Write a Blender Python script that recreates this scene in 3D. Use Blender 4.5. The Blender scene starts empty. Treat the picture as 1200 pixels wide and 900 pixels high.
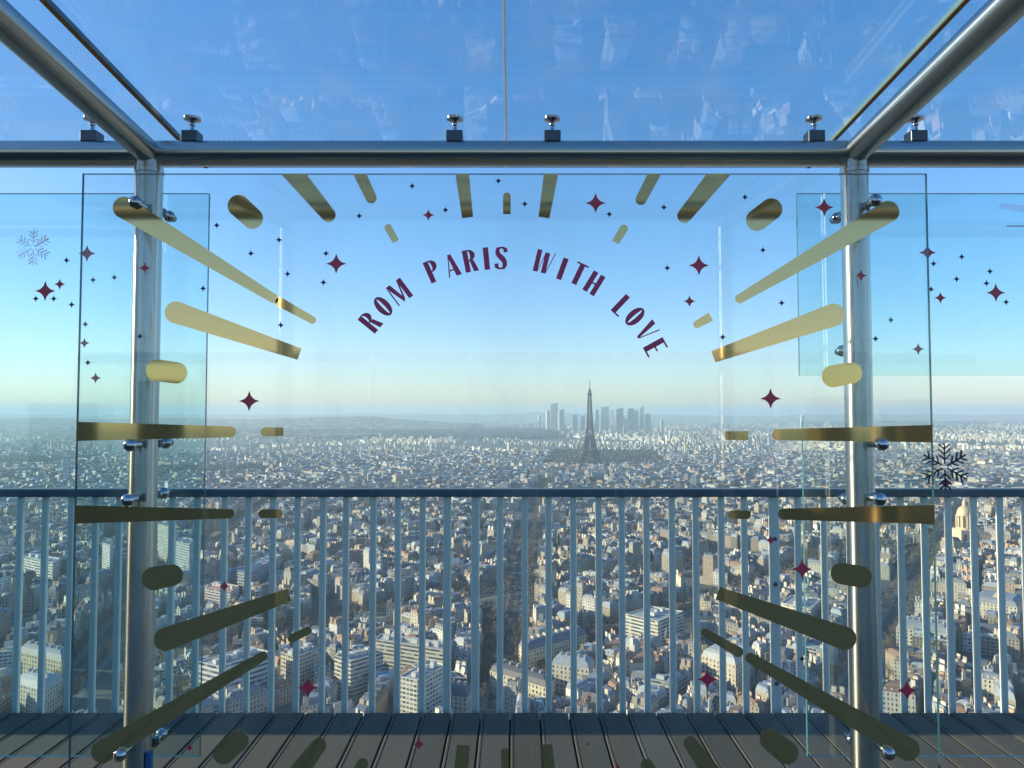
import bpy, math, random
import numpy as np
from mathutils import Vector, Matrix
R = math.radians
sc = bpy.context.scene

# ------------------------------------------------------------ camera, world, sun, exposure
F = 840.0                       # focal length in pixels of a 1200 x 900 frame
CZ = 1.5
PITCH = math.atan(33 / F)
cd = bpy.data.cameras.new('camera'); cam = bpy.data.objects.new('camera', cd)
sc.collection.objects.link(cam)
cam.location = (0, 0, CZ); cam.rotation_euler = (math.pi / 2 + PITCH, 0, 0)
cd.sensor_width = 36; cd.lens = F / 1200 * 36; cd.clip_start = .05; cd.clip_end = 200000
sc.camera = cam

SUN_EL, SUN_AHEAD = 18.0, 5.0   # degrees above the horizon; degrees in front of due left
w = bpy.data.worlds.new('World'); sc.world = w; w.use_nodes = True
nt = w.node_tree; bg = nt.nodes['Background']
sky = nt.nodes.new('ShaderNodeTexSky'); sky.sky_type = 'NISHITA'; sky.sun_disc = False
sky.sun_elevation = R(SUN_EL); sky.sun_rotation = R(-90 + SUN_AHEAD)
sky.altitude = 200; sky.air_density = 1.0; sky.dust_density = 0.6; sky.ozone_density = 2.5
hs = nt.nodes.new('ShaderNodeHueSaturation'); hs.inputs['Saturation'].default_value = 1.52; hs.inputs['Value'].default_value = 1.0
gm = nt.nodes.new('ShaderNodeGamma'); gm.inputs[1].default_value = .68; nt.links.new(sky.outputs[0], gm.inputs[0]); nt.links.new(gm.outputs[0], hs.inputs['Color']); tn = nt.nodes.new('ShaderNodeMix'); tn.data_type = 'RGBA'; tn.blend_type = 'MULTIPLY'; tn.inputs[0].default_value = 1
tn.inputs[7].default_value = (.99, 1.03, 1.18, 1)
nt.links.new(hs.outputs[0], tn.inputs[6]); nt.links.new(tn.outputs[2], bg.inputs[0]); bg.inputs[1].default_value = .15
sd = bpy.data.lights.new('sun', 'SUN'); sun = bpy.data.objects.new('sun', sd); sc.collection.objects.link(sun)
sd.energy = 4.5; sd.angle = R(.5); sd.color = (1, .885, .61)
sv = Vector((-math.cos(R(SUN_EL)) * math.cos(R(SUN_AHEAD)), math.cos(R(SUN_EL)) * math.sin(R(SUN_AHEAD)), math.sin(R(SUN_EL))))
sun.rotation_euler = sv.to_track_quat('Z', 'Y').to_euler()
sc.view_settings.view_transform = 'Standard'; sc.view_settings.look = 'None'
sc.view_settings.gamma = 1; sc.view_settings.exposure = 1.14; sc.view_settings.use_curve_mapping = False
cy = sc.cycles
cy.max_bounces = 8; cy.diffuse_bounces = 2; cy.glossy_bounces = 4; cy.transparent_max_bounces = 40
cy.transmission_bounces = 2; cy.volume_bounces = 1; cy.caustics_reflective = False; cy.caustics_refractive = False
cy.sample_clamp_indirect = 4
try:
    cy.use_denoising = True; cy.denoiser = 'OPENIMAGEDENOISE'
except Exception: pass

GZ = -208.5                     # city ground below the deck

# ------------------------------------------------------------ helpers
cR = cam.rotation_euler.to_matrix()
def ray(px, py):
    return cR @ Vector(((px - 600) / F, (450 - py) / F, -1))
def P(px, py, Y):               # point on the vertical plane at distance Y
    d = ray(px, py); t = Y / d.y
    return Vector((d.x * t, Y, CZ + d.z * t))
def G(px, py, h=0):             # point on the plane h metres over the city ground
    d = ray(px, py); t = (GZ + h - CZ) / d.z
    return Vector((d.x * t, d.y * t))
def proj(x, y, z):
    v = cR.transposed() @ Vector((x, y, z - CZ))
    return 600 + F * v.x / -v.z, 450 - F * v.y / -v.z

def link(o): sc.collection.objects.link(o)
def tag(o, label=None, cat=None, group=None, kind=None):
    if label: o['label'] = label
    if cat: o['category'] = cat
    if group: o['group'] = group
    if kind: o['kind'] = kind
    return o
def empty(name, loc, label, cat, group=None):
    o = bpy.data.objects.new(name, None); link(o); o.location = loc; o.empty_display_size = .1
    return tag(o, label, cat, group)
def wpos(o):
    v = Vector(o.location)
    while o.parent: o = o.parent; v += Vector(o.location)
    return v

class MB:                       # collects faces in world coordinates
    def __init__(s): s.v = []; s.f = []; s.m = []; s.c = []; s.uv = []
    def poly(s, pts, m=0, col=None, uv=None):
        n = len(s.v); s.v.extend([tuple(p) for p in pts]); k = len(pts)
        s.f.append(tuple(range(n, n + k))); s.m.append(m)
        s.c.append(col or (1, 1, 1)); s.uv.extend(uv if uv else [(0, 0)] * k)
    def box(s, a, b, m=0, col=None):
        x0, y0, z0 = a; x1, y1, z1 = b
        q = [(x0,y0,z0),(x1,y0,z0),(x1,y1,z0),(x0,y1,z0),(x0,y0,z1),(x1,y0,z1),(x1,y1,z1),(x0,y1,z1)]
        for f in ((0,3,2,1),(4,5,6,7),(0,1,5,4),(1,2,6,5),(2,3,7,6),(3,0,4,7)): s.poly([q[i] for i in f], m, col)
    def tube(s, p0, p1, r0, r1=None, n=24, caps=True, m=0):
        r1 = r0 if r1 is None else r1
        p0 = Vector(p0); p1 = Vector(p1); d = (p1 - p0).normalized()
        a = d.orthogonal().normalized(); b = d.cross(a)
        c0 = [p0 + (a * math.cos(t) + b * math.sin(t)) * r0 for t in [2 * math.pi * i / n for i in range(n)]]
        c1 = [p1 + (a * math.cos(t) + b * math.sin(t)) * r1 for t in [2 * math.pi * i / n for i in range(n)]]
        for i in range(n):
            j = (i + 1) % n; s.poly([c0[i], c0[j], c1[j], c1[i]], m)
        if caps: s.poly(c0[::-1], m); s.poly(c1, m)
    def lathe(s, o, axis, prof, n=24, m=0):      # prof: (radius, distance along the axis)
        o = Vector(o); d = Vector(axis).normalized(); a = d.orthogonal().normalized(); b = d.cross(a)
        rings = [[o + d * h + (a * math.cos(2*math.pi*i/n) + b * math.sin(2*math.pi*i/n)) * max(r, 1e-5) for i in range(n)] for r, h in prof]
        for k in range(len(rings) - 1):
            for i in range(n):
                j = (i + 1) % n; s.poly([rings[k][i], rings[k][j], rings[k+1][j], rings[k+1][i]], m)
    def build(s, name, mats, parent=None, smooth=False, bevel=0, attrs=False, merge=True, origin=None):
        V = np.array(s.v, dtype=float)
        lo = V.min(0); hi = V.max(0)
        c = np.array(origin) if origin is not None else np.array(((lo[0]+hi[0])/2, (lo[1]+hi[1])/2, lo[2]))
        me = bpy.data.meshes.new(name)
        me.from_pydata((V - c).tolist(), [], s.f)
        for mt in (mats if isinstance(mats, (list, tuple)) else [mats]): me.materials.append(mt)
        me.polygons.foreach_set('material_index', s.m)
        if attrs:
            at = me.attributes.new('col', 'FLOAT_COLOR', 'FACE')
            at.data.foreach_set('color', [x for q in s.c for x in (q[0], q[1], q[2], 1.0)])
            ul = me.uv_layers.new(name='UVMap')
            ul.data.foreach_set('uv', [x for q in s.uv for x in q])
        if merge and not attrs:
            import bmesh
            bm = bmesh.new(); bm.from_mesh(me)
            bmesh.ops.remove_doubles(bm, verts=bm.verts, dist=1e-5)
            bmesh.ops.recalc_face_normals(bm, faces=bm.faces)
            bm.to_mesh(me); bm.free()
        o = bpy.data.objects.new(name, me); link(o)
        if smooth:
            me.polygons.foreach_set('use_smooth', [True] * len(me.polygons))
            try: me.set_sharp_from_angle(angle=R(40))
            except Exception: pass
        if bevel:
            b = o.modifiers.new('bevel', 'BEVEL'); b.width = bevel; b.segments = 2; b.limit_method = 'ANGLE'
        if parent:
            o.parent = parent; o.location = Vector(c) - wpos(parent)
        else: o.location = Vector(c)
        return o

# ------------------------------------------------------------ materials
def newmat(name):
    m = bpy.data.materials.new(name); m.use_nodes = True
    return m, m.node_tree, m.node_tree.nodes['Principled BSDF']
def N(nt, t, **k):
    n = nt.nodes.new('ShaderNode' + t)
    for a, b in k.items(): setattr(n, a, b)
    return n
def math_(nt, op, a, b=None, clamp=False):
    n = N(nt, 'Math', operation=op); n.use_clamp = clamp
    for i, q in enumerate((a, b)):
        if q is None: continue
        if isinstance(q, (int, float)): n.inputs[i].default_value = q
        else: nt.links.new(q, n.inputs[i])
    return n.outputs[0]
def mixc(nt, fac, a, b, mode='MIX'):
    n = N(nt, 'Mix', data_type='RGBA', blend_type=mode)
    for i, q in ((0, fac), (6, a), (7, b)):
        if isinstance(q, (int, float)): n.inputs[i].default_value = q
        elif isinstance(q, (tuple, list)): n.inputs[i].default_value = (*q[:3], 1)
        else: nt.links.new(q, n.inputs[i])
    return n.outputs[2]
def noise(nt, scale, detail=3, coord='Object', rough=.5):
    tc = N(nt, 'TexCoord'); n = N(nt, 'TexNoise'); n.inputs['Scale'].default_value = scale
    n.inputs['Detail'].default_value = detail; n.inputs['Roughness'].default_value = rough
    nt.links.new(tc.outputs[coord], n.inputs['Vector']); return n.outputs[0]
def simple(name, col, rough=.5, metal=0, var=.12, nscale=8, bump=0):
    m, nt, p = newmat(name)
    n = noise(nt, nscale)
    c = mixc(nt, n, tuple(x * (1 - var) for x in col), tuple(min(1, x * (1 + var)) for x in col))
    nt.links.new(c, p.inputs['Base Color'])
    rr = N(nt, 'MapRange'); rr.inputs[3].default_value = max(.02, rough * .8); rr.inputs[4].default_value = min(1, rough * 1.25)
    nt.links.new(n, rr.inputs[0]); nt.links.new(rr.outputs[0], p.inputs['Roughness'])
    p.inputs['Metallic'].default_value = metal
    if bump:
        b = N(nt, 'Bump'); b.inputs['Strength'].default_value = bump; nt.links.new(n, b.inputs['Height']); nt.links.new(b.outputs[0], p.inputs['Normal'])
    return m

ANI = 0.25
def steel_mat(axis='Z'):
    m, nt, p = newmat('brushed_steel')
    tg = N(nt, 'Tangent', direction_type='RADIAL', axis=axis); nt.links.new(tg.outputs[0], p.inputs['Tangent'])
    p.inputs['Anisotropic'].default_value = .85; p.inputs['Anisotropic Rotation'].default_value = ANI
    tc = N(nt, 'TexCoord'); mp = N(nt, 'Mapping'); mp.inputs['Scale'].default_value = tuple(25 if a == axis else 2 for a in 'XYZ')
    n = N(nt, 'TexNoise'); n.inputs['Scale'].default_value = 1.0; n.inputs['Detail'].default_value = 3
    nt.links.new(tc.outputs['Object'], mp.inputs[0]); nt.links.new(mp.outputs[0], n.inputs['Vector'])
    rr = N(nt, 'MapRange'); rr.inputs[3].default_value = .25; rr.inputs[4].default_value = .275
    nt.links.new(n.outputs[0], rr.inputs[0]); nt.links.new(rr.outputs[0], p.inputs['Roughness'])
    nt.links.new(mixc(nt, noise(nt, 2.2, 5), (.43, .44, .42), (.56, .57, .54)), p.inputs['Base Color'])
    p.inputs['Metallic'].default_value = 1
    return m
M = {}
M['steel'] = steel_mat(); M['steel_x'] = steel_mat('X'); M['steel_y'] = steel_mat('Y')
M['chrome'] = simple('polished_steel', (.48, .49, .52), .14, 1)
M['dark_steel'] = simple('dark_fitting', (.12, .13, .145), .32, 1)
M['paint'] = simple('grey_blue_paint', (.93, .91, .80), .3, 0, .08, 5)
M['rail'] = simple('handrail_paint', (.10, .14, .17), .4, 0, .15, 5)
M['silicone'] = simple('silicone_seal', (.26, .22, .15), .5)
M['gold'] = simple('gold_foil', (.96, .60, .24), .05, .76, .05, 5, .05)
M['silver'] = simple('silver_foil', (.72, .72, .76), .12, 1, .04, 3, .02)
M['red'] = simple('red_vinyl', (.78, .06, .10), .4, 0, .05)
M['plum'] = simple('plum_vinyl', (.70, .05, .16), .4, 0, .05)
M['navy'] = simple('navy_vinyl', (.03, .03, .12), .4, 0, .05)
M['black'] = simple('dark_reflection_foil', (.02, .015, .03), .4, 0, .05)  # dark reflection of a mirror foil, painted as black
M['blue'] = simple('blue_plastic', (.03, .16, .42), .5)
M['white'] = simple('white_paint', (.75, .76, .74), .45)

def silicone(name, col):
    m = bpy.data.materials.new(name); m.use_nodes = True; nt = m.node_tree; nt.nodes.clear(); out = N(nt, 'OutputMaterial')
    a = N(nt, 'BsdfTranslucent'); a.inputs[0].default_value = (*col, 1); b = N(nt, 'BsdfDiffuse'); b.inputs[0].default_value = (*col, 1)
    x = N(nt, 'MixShader'); x.inputs[0].default_value = .3; nt.links.new(a.outputs[0], x.inputs[1]); nt.links.new(b.outputs[0], x.inputs[2]); nt.links.new(x.outputs[0], out.inputs[0]); return m
M['seal_brown'] = silicone('amber_silicone', (.34, .28, .18)); M['seal_clear'] = silicone('clear_silicone', (.85, .87, .88))
def glass_mat(name, tint, dirt=.0, dscale=2.0):
    m = bpy.data.materials.new(name); m.use_nodes = True; nt = m.node_tree; nt.nodes.clear()
    out = N(nt, 'OutputMaterial'); tr = N(nt, 'BsdfTransparent'); tr.inputs[0].default_value = (*tint, 1)
    gl = N(nt, 'BsdfGlossy'); gl.inputs['Roughness'].default_value = 0.0; gl.inputs[0].default_value = (1, 1, 1, 1)
    ge = N(nt, 'NewGeometry'); dp = N(nt, 'VectorMath', operation='DOT_PRODUCT')
    nt.links.new(ge.outputs['Incoming'], dp.inputs[0]); nt.links.new(ge.outputs['Normal'], dp.inputs[1])
    c = math_(nt, 'ABSOLUTE', dp.outputs['Value']); k = math_(nt, 'SUBTRACT', 1.0, c, True)
    f = math_(nt, 'ADD', math_(nt, 'MULTIPLY', math_(nt, 'POWER', k, 5.0), .95), .042, True)
    mx = N(nt, 'MixShader'); nt.links.new(f, mx.inputs[0]); nt.links.new(tr.outputs[0], mx.inputs[1]); nt.links.new(gl.outputs[0], mx.inputs[2])
    last = mx.outputs[0]
    if dirt:
        tc = N(nt, 'TexCoord'); mp = N(nt, 'Mapping'); mp.inputs['Scale'].default_value = (1, 1, .35)
        mp.inputs['Rotation'].default_value = (.2, .3, .5)
        nz = N(nt, 'TexNoise'); nz.inputs['Scale'].default_value = dscale; nz.inputs['Detail'].default_value = 8; nz.inputs['Roughness'].default_value = .68
        nt.links.new(tc.outputs['Object'], mp.inputs[0]); nt.links.new(mp.outputs[0], nz.inputs['Vector'])
        mr = N(nt, 'MapRange'); mr.inputs[1].default_value = .45; mr.inputs[2].default_value = .85; mr.inputs[4].default_value = dirt
        nt.links.new(nz.outputs[0], mr.inputs[0])
        df = N(nt, 'BsdfDiffuse'); df.inputs[0].default_value = (.75, .78, .8, 1)
        tl = N(nt, 'BsdfTranslucent'); tl.inputs[0].default_value = (.75, .78, .8, 1)
        ad = N(nt, 'MixShader'); ad.inputs[0].default_value = .5
        nt.links.new(df.outputs[0], ad.inputs[1]); nt.links.new(tl.outputs[0], ad.inputs[2])
        m2 = N(nt, 'MixShader'); nt.links.new(mr.outputs[0], m2.inputs[0]); nt.links.new(last, m2.inputs[1]); nt.links.new(ad.outputs[0], m2.inputs[2])
        last = m2.outputs[0]
    nt.links.new(last, out.inputs[0])
    return m
M['glass'] = glass_mat('clear_laminated_glass', (.955, .985, .982), .12, 2.2)
M['side_glass'] = glass_mat('tinted_laminated_glass', (.84, .95, .955), .12, 2.2)
M['roof_glass'] = glass_mat('roof_glass', (.90, .955, .975), .13, 5)
M['roof_edge'] = simple('pale_glass_edge', (.13, .22, .25), .2, 0, .1)
M['edge'] = simple('glass_cut_edge', (.05, .17, .20), .12, 0, .1)

# ================================================================= LARGE STRUCTURE
# --- city ground
def ground_mat():
    m, nt, p = newmat('city_ground')
    ge = N(nt, 'NewGeometry'); nz = N(nt, 'TexNoise'); nz.inputs['Scale'].default_value = .035; nz.inputs['Detail'].default_value = 6
    nt.links.new(ge.outputs['Position'], nz.inputs['Vector'])
    vo = N(nt, 'TexVoronoi'); vo.inputs['Scale'].default_value = .012; nt.links.new(ge.outputs['Position'], vo.inputs['Vector'])
    c = mixc(nt, nz.outputs[0], (.04, .047, .05), (.10, .105, .10))
    c2 = mixc(nt, vo.outputs['Color'], c, (.10, .11, .09))
    p.inputs['Roughness'].default_value = .9
    nt.links.new(mixc(nt, .35, c, c2), p.inputs['Base Color']); return m
mb = MB(); S = 46000
mb.poly([(-S, -9000, GZ), (S, -9000, GZ), (S, 46000, GZ), (-S, 46000, GZ)])
tag(mb.build('ground', ground_mat()), kind='structure')

# --- hills on the horizon
def hill_mat():
    m, nt, p = newmat('wooded_hill')
    ge = N(nt, 'NewGeometry'); nz = N(nt, 'TexNoise'); nz.inputs['Scale'].default_value = .013; nz.inputs['Detail'].default_value = 8
    nt.links.new(ge.outputs['Position'], nz.inputs['Vector'])
    rp = N(nt, 'ValToRGB'); e = rp.color_ramp.elements; e[0].position = .45; e[0].color = (.012, .018, .018, 1); e[1].position = .70; e[1].color = (.34, .33, .30, 1)
    nt.links.new(nz.outputs[0], rp.inputs[0]); nt.links.new(rp.outputs[0], p.inputs['Base Color']); p.inputs['Roughness'].default_value = 1
    return m
HM = hill_mat()
rs = random.Random(3)
def ridge(name, y0, depth, x0, x1, prof, seed):
    rn = random.Random(seed); mb = MB(); nx, ny = 120, 14
    ph = [rn.uniform(0, 6.28) for _ in range(8)]
    def hz(x, t):
        px = 600 + F * x / y0
        h = np.interp(px, [a for a, b in prof], [b for a, b in prof])
        h *= 1 + .05 * sum(math.sin(x / (260 + 170 * k) + ph[k]) for k in range(5))
        return GZ - 2 + max(0, h) * math.sin(math.pi * min(1, t)) ** .8
    g = [[(x0 + (x1 - x0) * i / nx, y0 + depth * j / ny, hz(x0 + (x1 - x0) * i / nx, j / ny)) for i in range(nx + 1)] for j in range(ny + 1)]
    for j in range(ny):
        for i in range(nx): mb.poly([g[j][i], g[j][i+1], g[j+1][i+1], g[j+1][i]])
    return tag(mb.build(name, HM, smooth=True), kind='structure')
ridge('hills', 8200, 3000, -9500, -500, [(-400, 150), (0, 120), (150, 128), (290, 135), (345, 160), (400, 150), (440, 100), (560, 60), (600, 0)], 1)
ridge('far_hills', 17000, 6000, -20000, 20000, [(-700, 150), (100, 140), (500, 165), (640, 185), (760, 150), (900, 110), (1000, 130), (1100, 160), (1250, 140), (1700, 150)], 2)
ridge('near_hills', 5600, 1500, -5500, -1000, [(-300, 60), (0, 45), (200, 70), (300, 60), (420, 20), (460, 0)], 5)

# ================================================================= CITY
def wall_mat(name, lo_u, hi_u, lo_v, hi_v, glass=(.035, .05, .065)):
    m, nt, p = newmat(name)
    at = N(nt, 'Attribute', attribute_name='col'); uv = N(nt, 'UVMap', uv_map='UVMap'); sp = N(nt, 'SeparateXYZ')
    nt.links.new(uv.outputs[0], sp.inputs[0])
    fu = math_(nt, 'FRACT', sp.outputs[0]); fv = math_(nt, 'FRACT', sp.outputs[1])
    a = math_(nt, 'MULTIPLY', math_(nt, 'GREATER_THAN', fu, lo_u), math_(nt, 'LESS_THAN', fu, hi_u))
    b = math_(nt, 'MULTIPLY', math_(nt, 'GREATER_THAN', fv, lo_v), math_(nt, 'LESS_THAN', fv, hi_v))
    win = math_(nt, 'MULTIPLY', a, b)
    ge = N(nt, 'NewGeometry'); nz = N(nt, 'TexNoise'); nz.inputs['Scale'].default_value = .22; nz.inputs['Detail'].default_value = 5
    nt.links.new(ge.outputs['Position'], nz.inputs['Vector'])
    mr = N(nt, 'MapRange'); mr.inputs[3].default_value = .72; mr.inputs[4].default_value = 1.2; nt.links.new(nz.outputs[0], mr.inputs[0])
    dirt = N(nt, 'Mix', data_type='RGBA', blend_type='MULTIPLY'); dirt.inputs[0].default_value = 1
    nt.links.new(at.outputs['Color'], dirt.inputs[6]); nt.links.new(mr.outputs[0], dirt.inputs[7])
    cb = N(nt, 'CombineXYZ'); nt.links.new(math_(nt, 'FLOOR', sp.outputs[0]), cb.inputs[0]); nt.links.new(math_(nt, 'FLOOR', sp.outputs[1]), cb.inputs[1])
    pz = N(nt, 'SeparateXYZ'); nt.links.new(at.outputs['Color'], pz.inputs[0]); nt.links.new(math_(nt, 'MULTIPLY', pz.outputs[0], 97.0), cb.inputs[2])
    wn = N(nt, 'TexWhiteNoise', noise_dimensions='3D'); nt.links.new(cb.outputs[0], wn.inputs['Vector'])
    gl = mixc(nt, math_(nt, 'MULTIPLY', math_(nt, 'POWER', wn.outputs['Value'], 3.0), .8), glass, dirt.outputs[2])
    nt.links.new(mixc(nt, win, dirt.outputs[2], gl), p.inputs['Base Color'])
    nt.links.new(math_(nt, 'SUBTRACT', .85, math_(nt, 'MULTIPLY', win, .65)), p.inputs['Roughness'])
    return m
def attr_mat(name, rough=.7, metal=0, nscale=.3, var=.35):
    m, nt, p = newmat(name)
    at = N(nt, 'Attribute', attribute_name='col'); ge = N(nt, 'NewGeometry'); nz = N(nt, 'TexNoise'); nz.inputs['Scale'].default_value = nscale; nz.inputs['Detail'].default_value = 6
    nt.links.new(ge.outputs['Position'], nz.inputs['Vector'])
    mr = N(nt, 'MapRange'); mr.inputs[3].default_value = 1 - var; mr.inputs[4].default_value = 1 + var; nt.links.new(nz.outputs[0], mr.inputs[0])
    mu = N(nt, 'Mix', data_type='RGBA', blend_type='MULTIPLY'); mu.inputs[0].default_value = 1
    nt.links.new(at.outputs['Color'], mu.inputs[6]); nt.links.new(mr.outputs[0], mu.inputs[7]); nt.links.new(mu.outputs[2], p.inputs['Base Color'])
    p.inputs['Roughness'].default_value = rough; p.inputs['Metallic'].default_value = metal
    return m
W_WIN = wall_mat('stone_wall_with_windows', .30, .70, .22, .80)
W_BAND = wall_mat('wall_with_window_bands', -.1, 1.1, .38, .86, (.05, .08, .12))
W_GRID = wall_mat('wall_with_wide_windows', .12, .88, .3, .8, (.05, .08, .11))
ROOF = attr_mat('zinc_and_slate_roof', .62, 0, .5)
PLAIN = attr_mat('rendered_chimney', .85, 0, .4, .25)
CITY_MATS = [W_WIN, W_BAND, W_GRID, ROOF, PLAIN]
WIN, BAND, GRID, RF, PL = range(5)

def inset(q, d):
    n = len(q); out = []
    for i in range(n):
        a, b, c = q[i - 1], q[i], q[(i + 1) % n]
        d1 = (b - a).normalized(); d2 = (c - b).normalized()
        n1 = Vector((-d1.y, d1.x)); n2 = Vector((-d2.y, d2.x))
        den = 1 + n1.dot(n2)
        out.append(b + (n1 + n2) * (d / max(den, .25)))
    return out
def area(q): return .5 * sum(q[i - 1].x * q[i].y - q[i].x * q[i - 1].y for i in range(len(q)))
def v3(p, z): return (p.x, p.y, z)
def prism(mb, q, z0, z1, m, col, wall_w=2.7, floor_h=3.05, top=None, topcol=None, blank=()):
    n = len(q)
    for i in range(n):
        a, b = q[i], q[(i + 1) % n]; L = (b - a).length
        u = max(1, round(L / wall_w)); vv = max(1, round((z1 - z0) / floor_h))
        mm = PL if i in blank else m
        mb.poly([v3(a, z0), v3(b, z0), v3(b, z1), v3(a, z1)], mm, col, [(0, 0), (u, 0), (u, vv), (0, vv)])
    if top is not None: mb.poly([v3(p, z1) for p in q], top, topcol or col)
WALLS = [((.52, .46, .36), 'cream'), ((.44, .39, .31), 'buff stone'), ((.60, .56, .47), 'pale stone'), ((.36, .33, .28), 'greyish stone'), ((.66, .64, .58), 'off-white'), ((.48, .38, .28), 'ochre'), ((.70, .68, .64), 'white')]
ROOFS = [((.20, .23, .27), 'zinc mansard'), ((.27, .30, .34), 'pale zinc mansard'), ((.075, .085, .11), 'dark slate mansard'), ((.15, .17, .20), 'grey slate mansard'), ((.22, .13, .09), 'brownish mansard')]
NUMW = ['', 'one', 'two', 'three', 'four', 'five', 'six', 'seven', 'eight', 'nine', 'ten', 'eleven', 'twelve']
def house(A, q, h, rn, lod=0, style=None):
    """A: three accumulators wall, roof, chimney; q: footprint, edge 0 on the street"""
    wc, wn = rn.choice(WALLS); k = rn.uniform(.55, 1.0); wc = tuple(min(.8, x * k) for x in wc)
    style = style or ('flat' if rn.random() < .10 else 'mansard')
    z1 = GZ + h
    if style == 'mansard':
        rc, rname = rn.choice(ROOFS)
        prism(A[0], q, GZ, z1, WIN, wc, blank=(1, 3) if rn.random() < .75 else ())
        q2 = inset(q, 1.1); q3 = inset(q, 2.4)
        if area(q3) > 12:
            mh = rn.uniform(2.6, 4.2)
            for i in range(4):
                j = (i + 1) % 4
                side = i in (1, 3)
                A[1].poly([v3(q[i], z1), v3(q[j], z1), v3(q2[j], z1 + mh), v3(q2[i], z1 + mh)], RF, rc)
            ridge_z = z1 + mh + rn.uniform(.4, 1.6)
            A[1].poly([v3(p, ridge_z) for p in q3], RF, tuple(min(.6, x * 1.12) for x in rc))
            for i in range(4):
                j = (i + 1) % 4
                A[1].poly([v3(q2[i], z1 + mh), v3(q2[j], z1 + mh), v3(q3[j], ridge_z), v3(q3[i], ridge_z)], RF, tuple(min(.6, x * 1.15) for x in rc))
            if lod < 1:
                # dormers on the street and court sides
                for e in (0, 2):
                    a, b = q[e], q[(e + 1) % 4]; d = (b - a); L = d.length; d.normalize(); nn = Vector((-d.y, d.x))
                    nd = int(L / 3.4)
                    for t in range(nd):
                        p = a + d * (L * (t + .5) / nd) + nn * .35
                        bx = [p - d * .65, p + d * .65, p + d * .65 + nn * 1.6, p - d * .65 + nn * 1.6]
                        prism(A[1], bx, z1 + .5, z1 + 2.5, PL, wc, top=RF, topcol=rc)
        else:
            A[1].poly([v3(p, z1) for p in q], RF, rc)
    else:
        rname = 'flat grey roof'; rc = (.24, .25, .26) if rn.random() < .6 else (.42, .42, .40)
        prism(A[0], q, GZ, z1, BAND if rn.random() < .45 else GRID, wc, 3.2, 3.0)
        A[1].poly([v3(p, z1 - .05) for p in inset(q, .3)], RF, rc)
        q2 = inset(q, .3)
        for i in range(4):
            j = (i + 1) % 4
            A[0].poly([v3(q[i], z1), v3(q[j], z1), v3(q2[j], z1), v3(q2[i], z1)], PL, wc)
        c = sum(q, Vector((0, 0))) / 4
        if area(q) > 90:
            s = rn.uniform(1.5, 3.2); o = (q[1] - q[0]).normalized(); o2 = Vector((-o.y, o.x)); c = c + o * rn.uniform(-2, 2)
            prism(A[1], [c - o*s - o2*1.6, c + o*s - o2*1.6, c + o*s + o2*1.6, c - o*s + o2*1.6], z1 - .05, z1 + rn.uniform(1.8, 3), PL, (.5, .5, .48), top=RF, topcol=(.3, .3, .3))
    if lod < 2 and style == 'mansard':
        cc = rn.choice([(.55, .47, .36), (.62, .58, .5), (.42, .30, .20), (.5, .45, .38)])
        for e in (1, 3):
            if rn.random() < .25: continue
            a, b = q[e], q[(e + 1) % 4]; d = b - a; nn = Vector((-d.y, d.x)).normalized() * .7
            for t0, t1 in ((.12, .40), (.60, .86)):
                if rn.random() < .25: continue
                p0 = a + d * t0 + nn * .08; p1 = a + d * t1 + nn * .08
                bx = [p0, p1, p1 + nn, p0 + nn]; zt = z1 + rn.uniform(4.6, 6.4)
                prism(A[2], bx, z1 - .5, zt, PL, cc, top=PL, topcol=cc)
                if lod < 1:
                    npot = rn.choice([0, 3, 4]); dd = d.normalized()
                    for s in range(npot):
                        pc = p0 + (p1 - p0) * ((s + .5) / npot) + nn * .5
                        prism(A[2], [pc - dd*.2 - nn*.25, pc + dd*.2 - nn*.25, pc + dd*.2 + nn*.25, pc - dd*.2 + nn*.25], zt, zt + .7, PL, (.34, .18, .11), top=PL)
    nf = max(2, round(h / 3.05))
    return wn, rname, nf

def seg_dist(p, a, b):
    ab = b - a; t = max(0, min(1, (p - a).dot(ab) / ab.length_squared)); return (p - a - ab * t).length
AVENUES = [  # (points, half width)
    ([G(583, 830), G(597, 760), G(606, 690), G(622, 600), G(640, 560)], 18),
    ([G(606, 690), G(760, 672), G(900, 655), G(1300, 640)], 17),
    ([G(606, 690), G(523, 706), G(400, 727), G(150, 790)], 19),
    ([G(625, 790), G(700, 745), G(880, 690), G(1000, 640), G(1100, 590)], 14),
    ([G(60, 830), G(150, 720), G(240, 640), G(330, 580)], 18),
    ([G(980, 830), G(1040, 740), G(1080, 660), G(1128, 600)], 17),
    ([G(300, 640), G(620, 600), G(900, 575), G(1200, 570)], 20),
    ([G(-60, 740), G(200, 690), G(420, 655), G(610, 640)], 14),
]
def ave_clear(p, extra=0):
    best = 1e9
    for pts, hw in AVENUES:
        for a, b in zip(pts, pts[1:]):
            best = min(best, seg_dist(p, a, b) - hw - extra)
    return best
def strip(mb, pts, hw, z):
    for a, b in zip(pts, pts[1:]):
        d = (b - a).normalized(); n_ = Vector((-d.y, d.x)); a2 = a - d * hw * .3; b2 = b + d * hw * .3
        mb.poly([v3(a2 - n_ * hw, z), v3(b2 - n_ * hw, z), v3(b2 + n_ * hw, z), v3(a2 + n_ * hw, z)])
ASPH = simple('asphalt', (.055, .058, .062), .8, 0, .25, .05); PAVE = simple('pavement_stone', (.17, .165, .15), .85, 0, .2, .1); LINE = simple('road_paint', (.55, .55, .52), .7)
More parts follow.
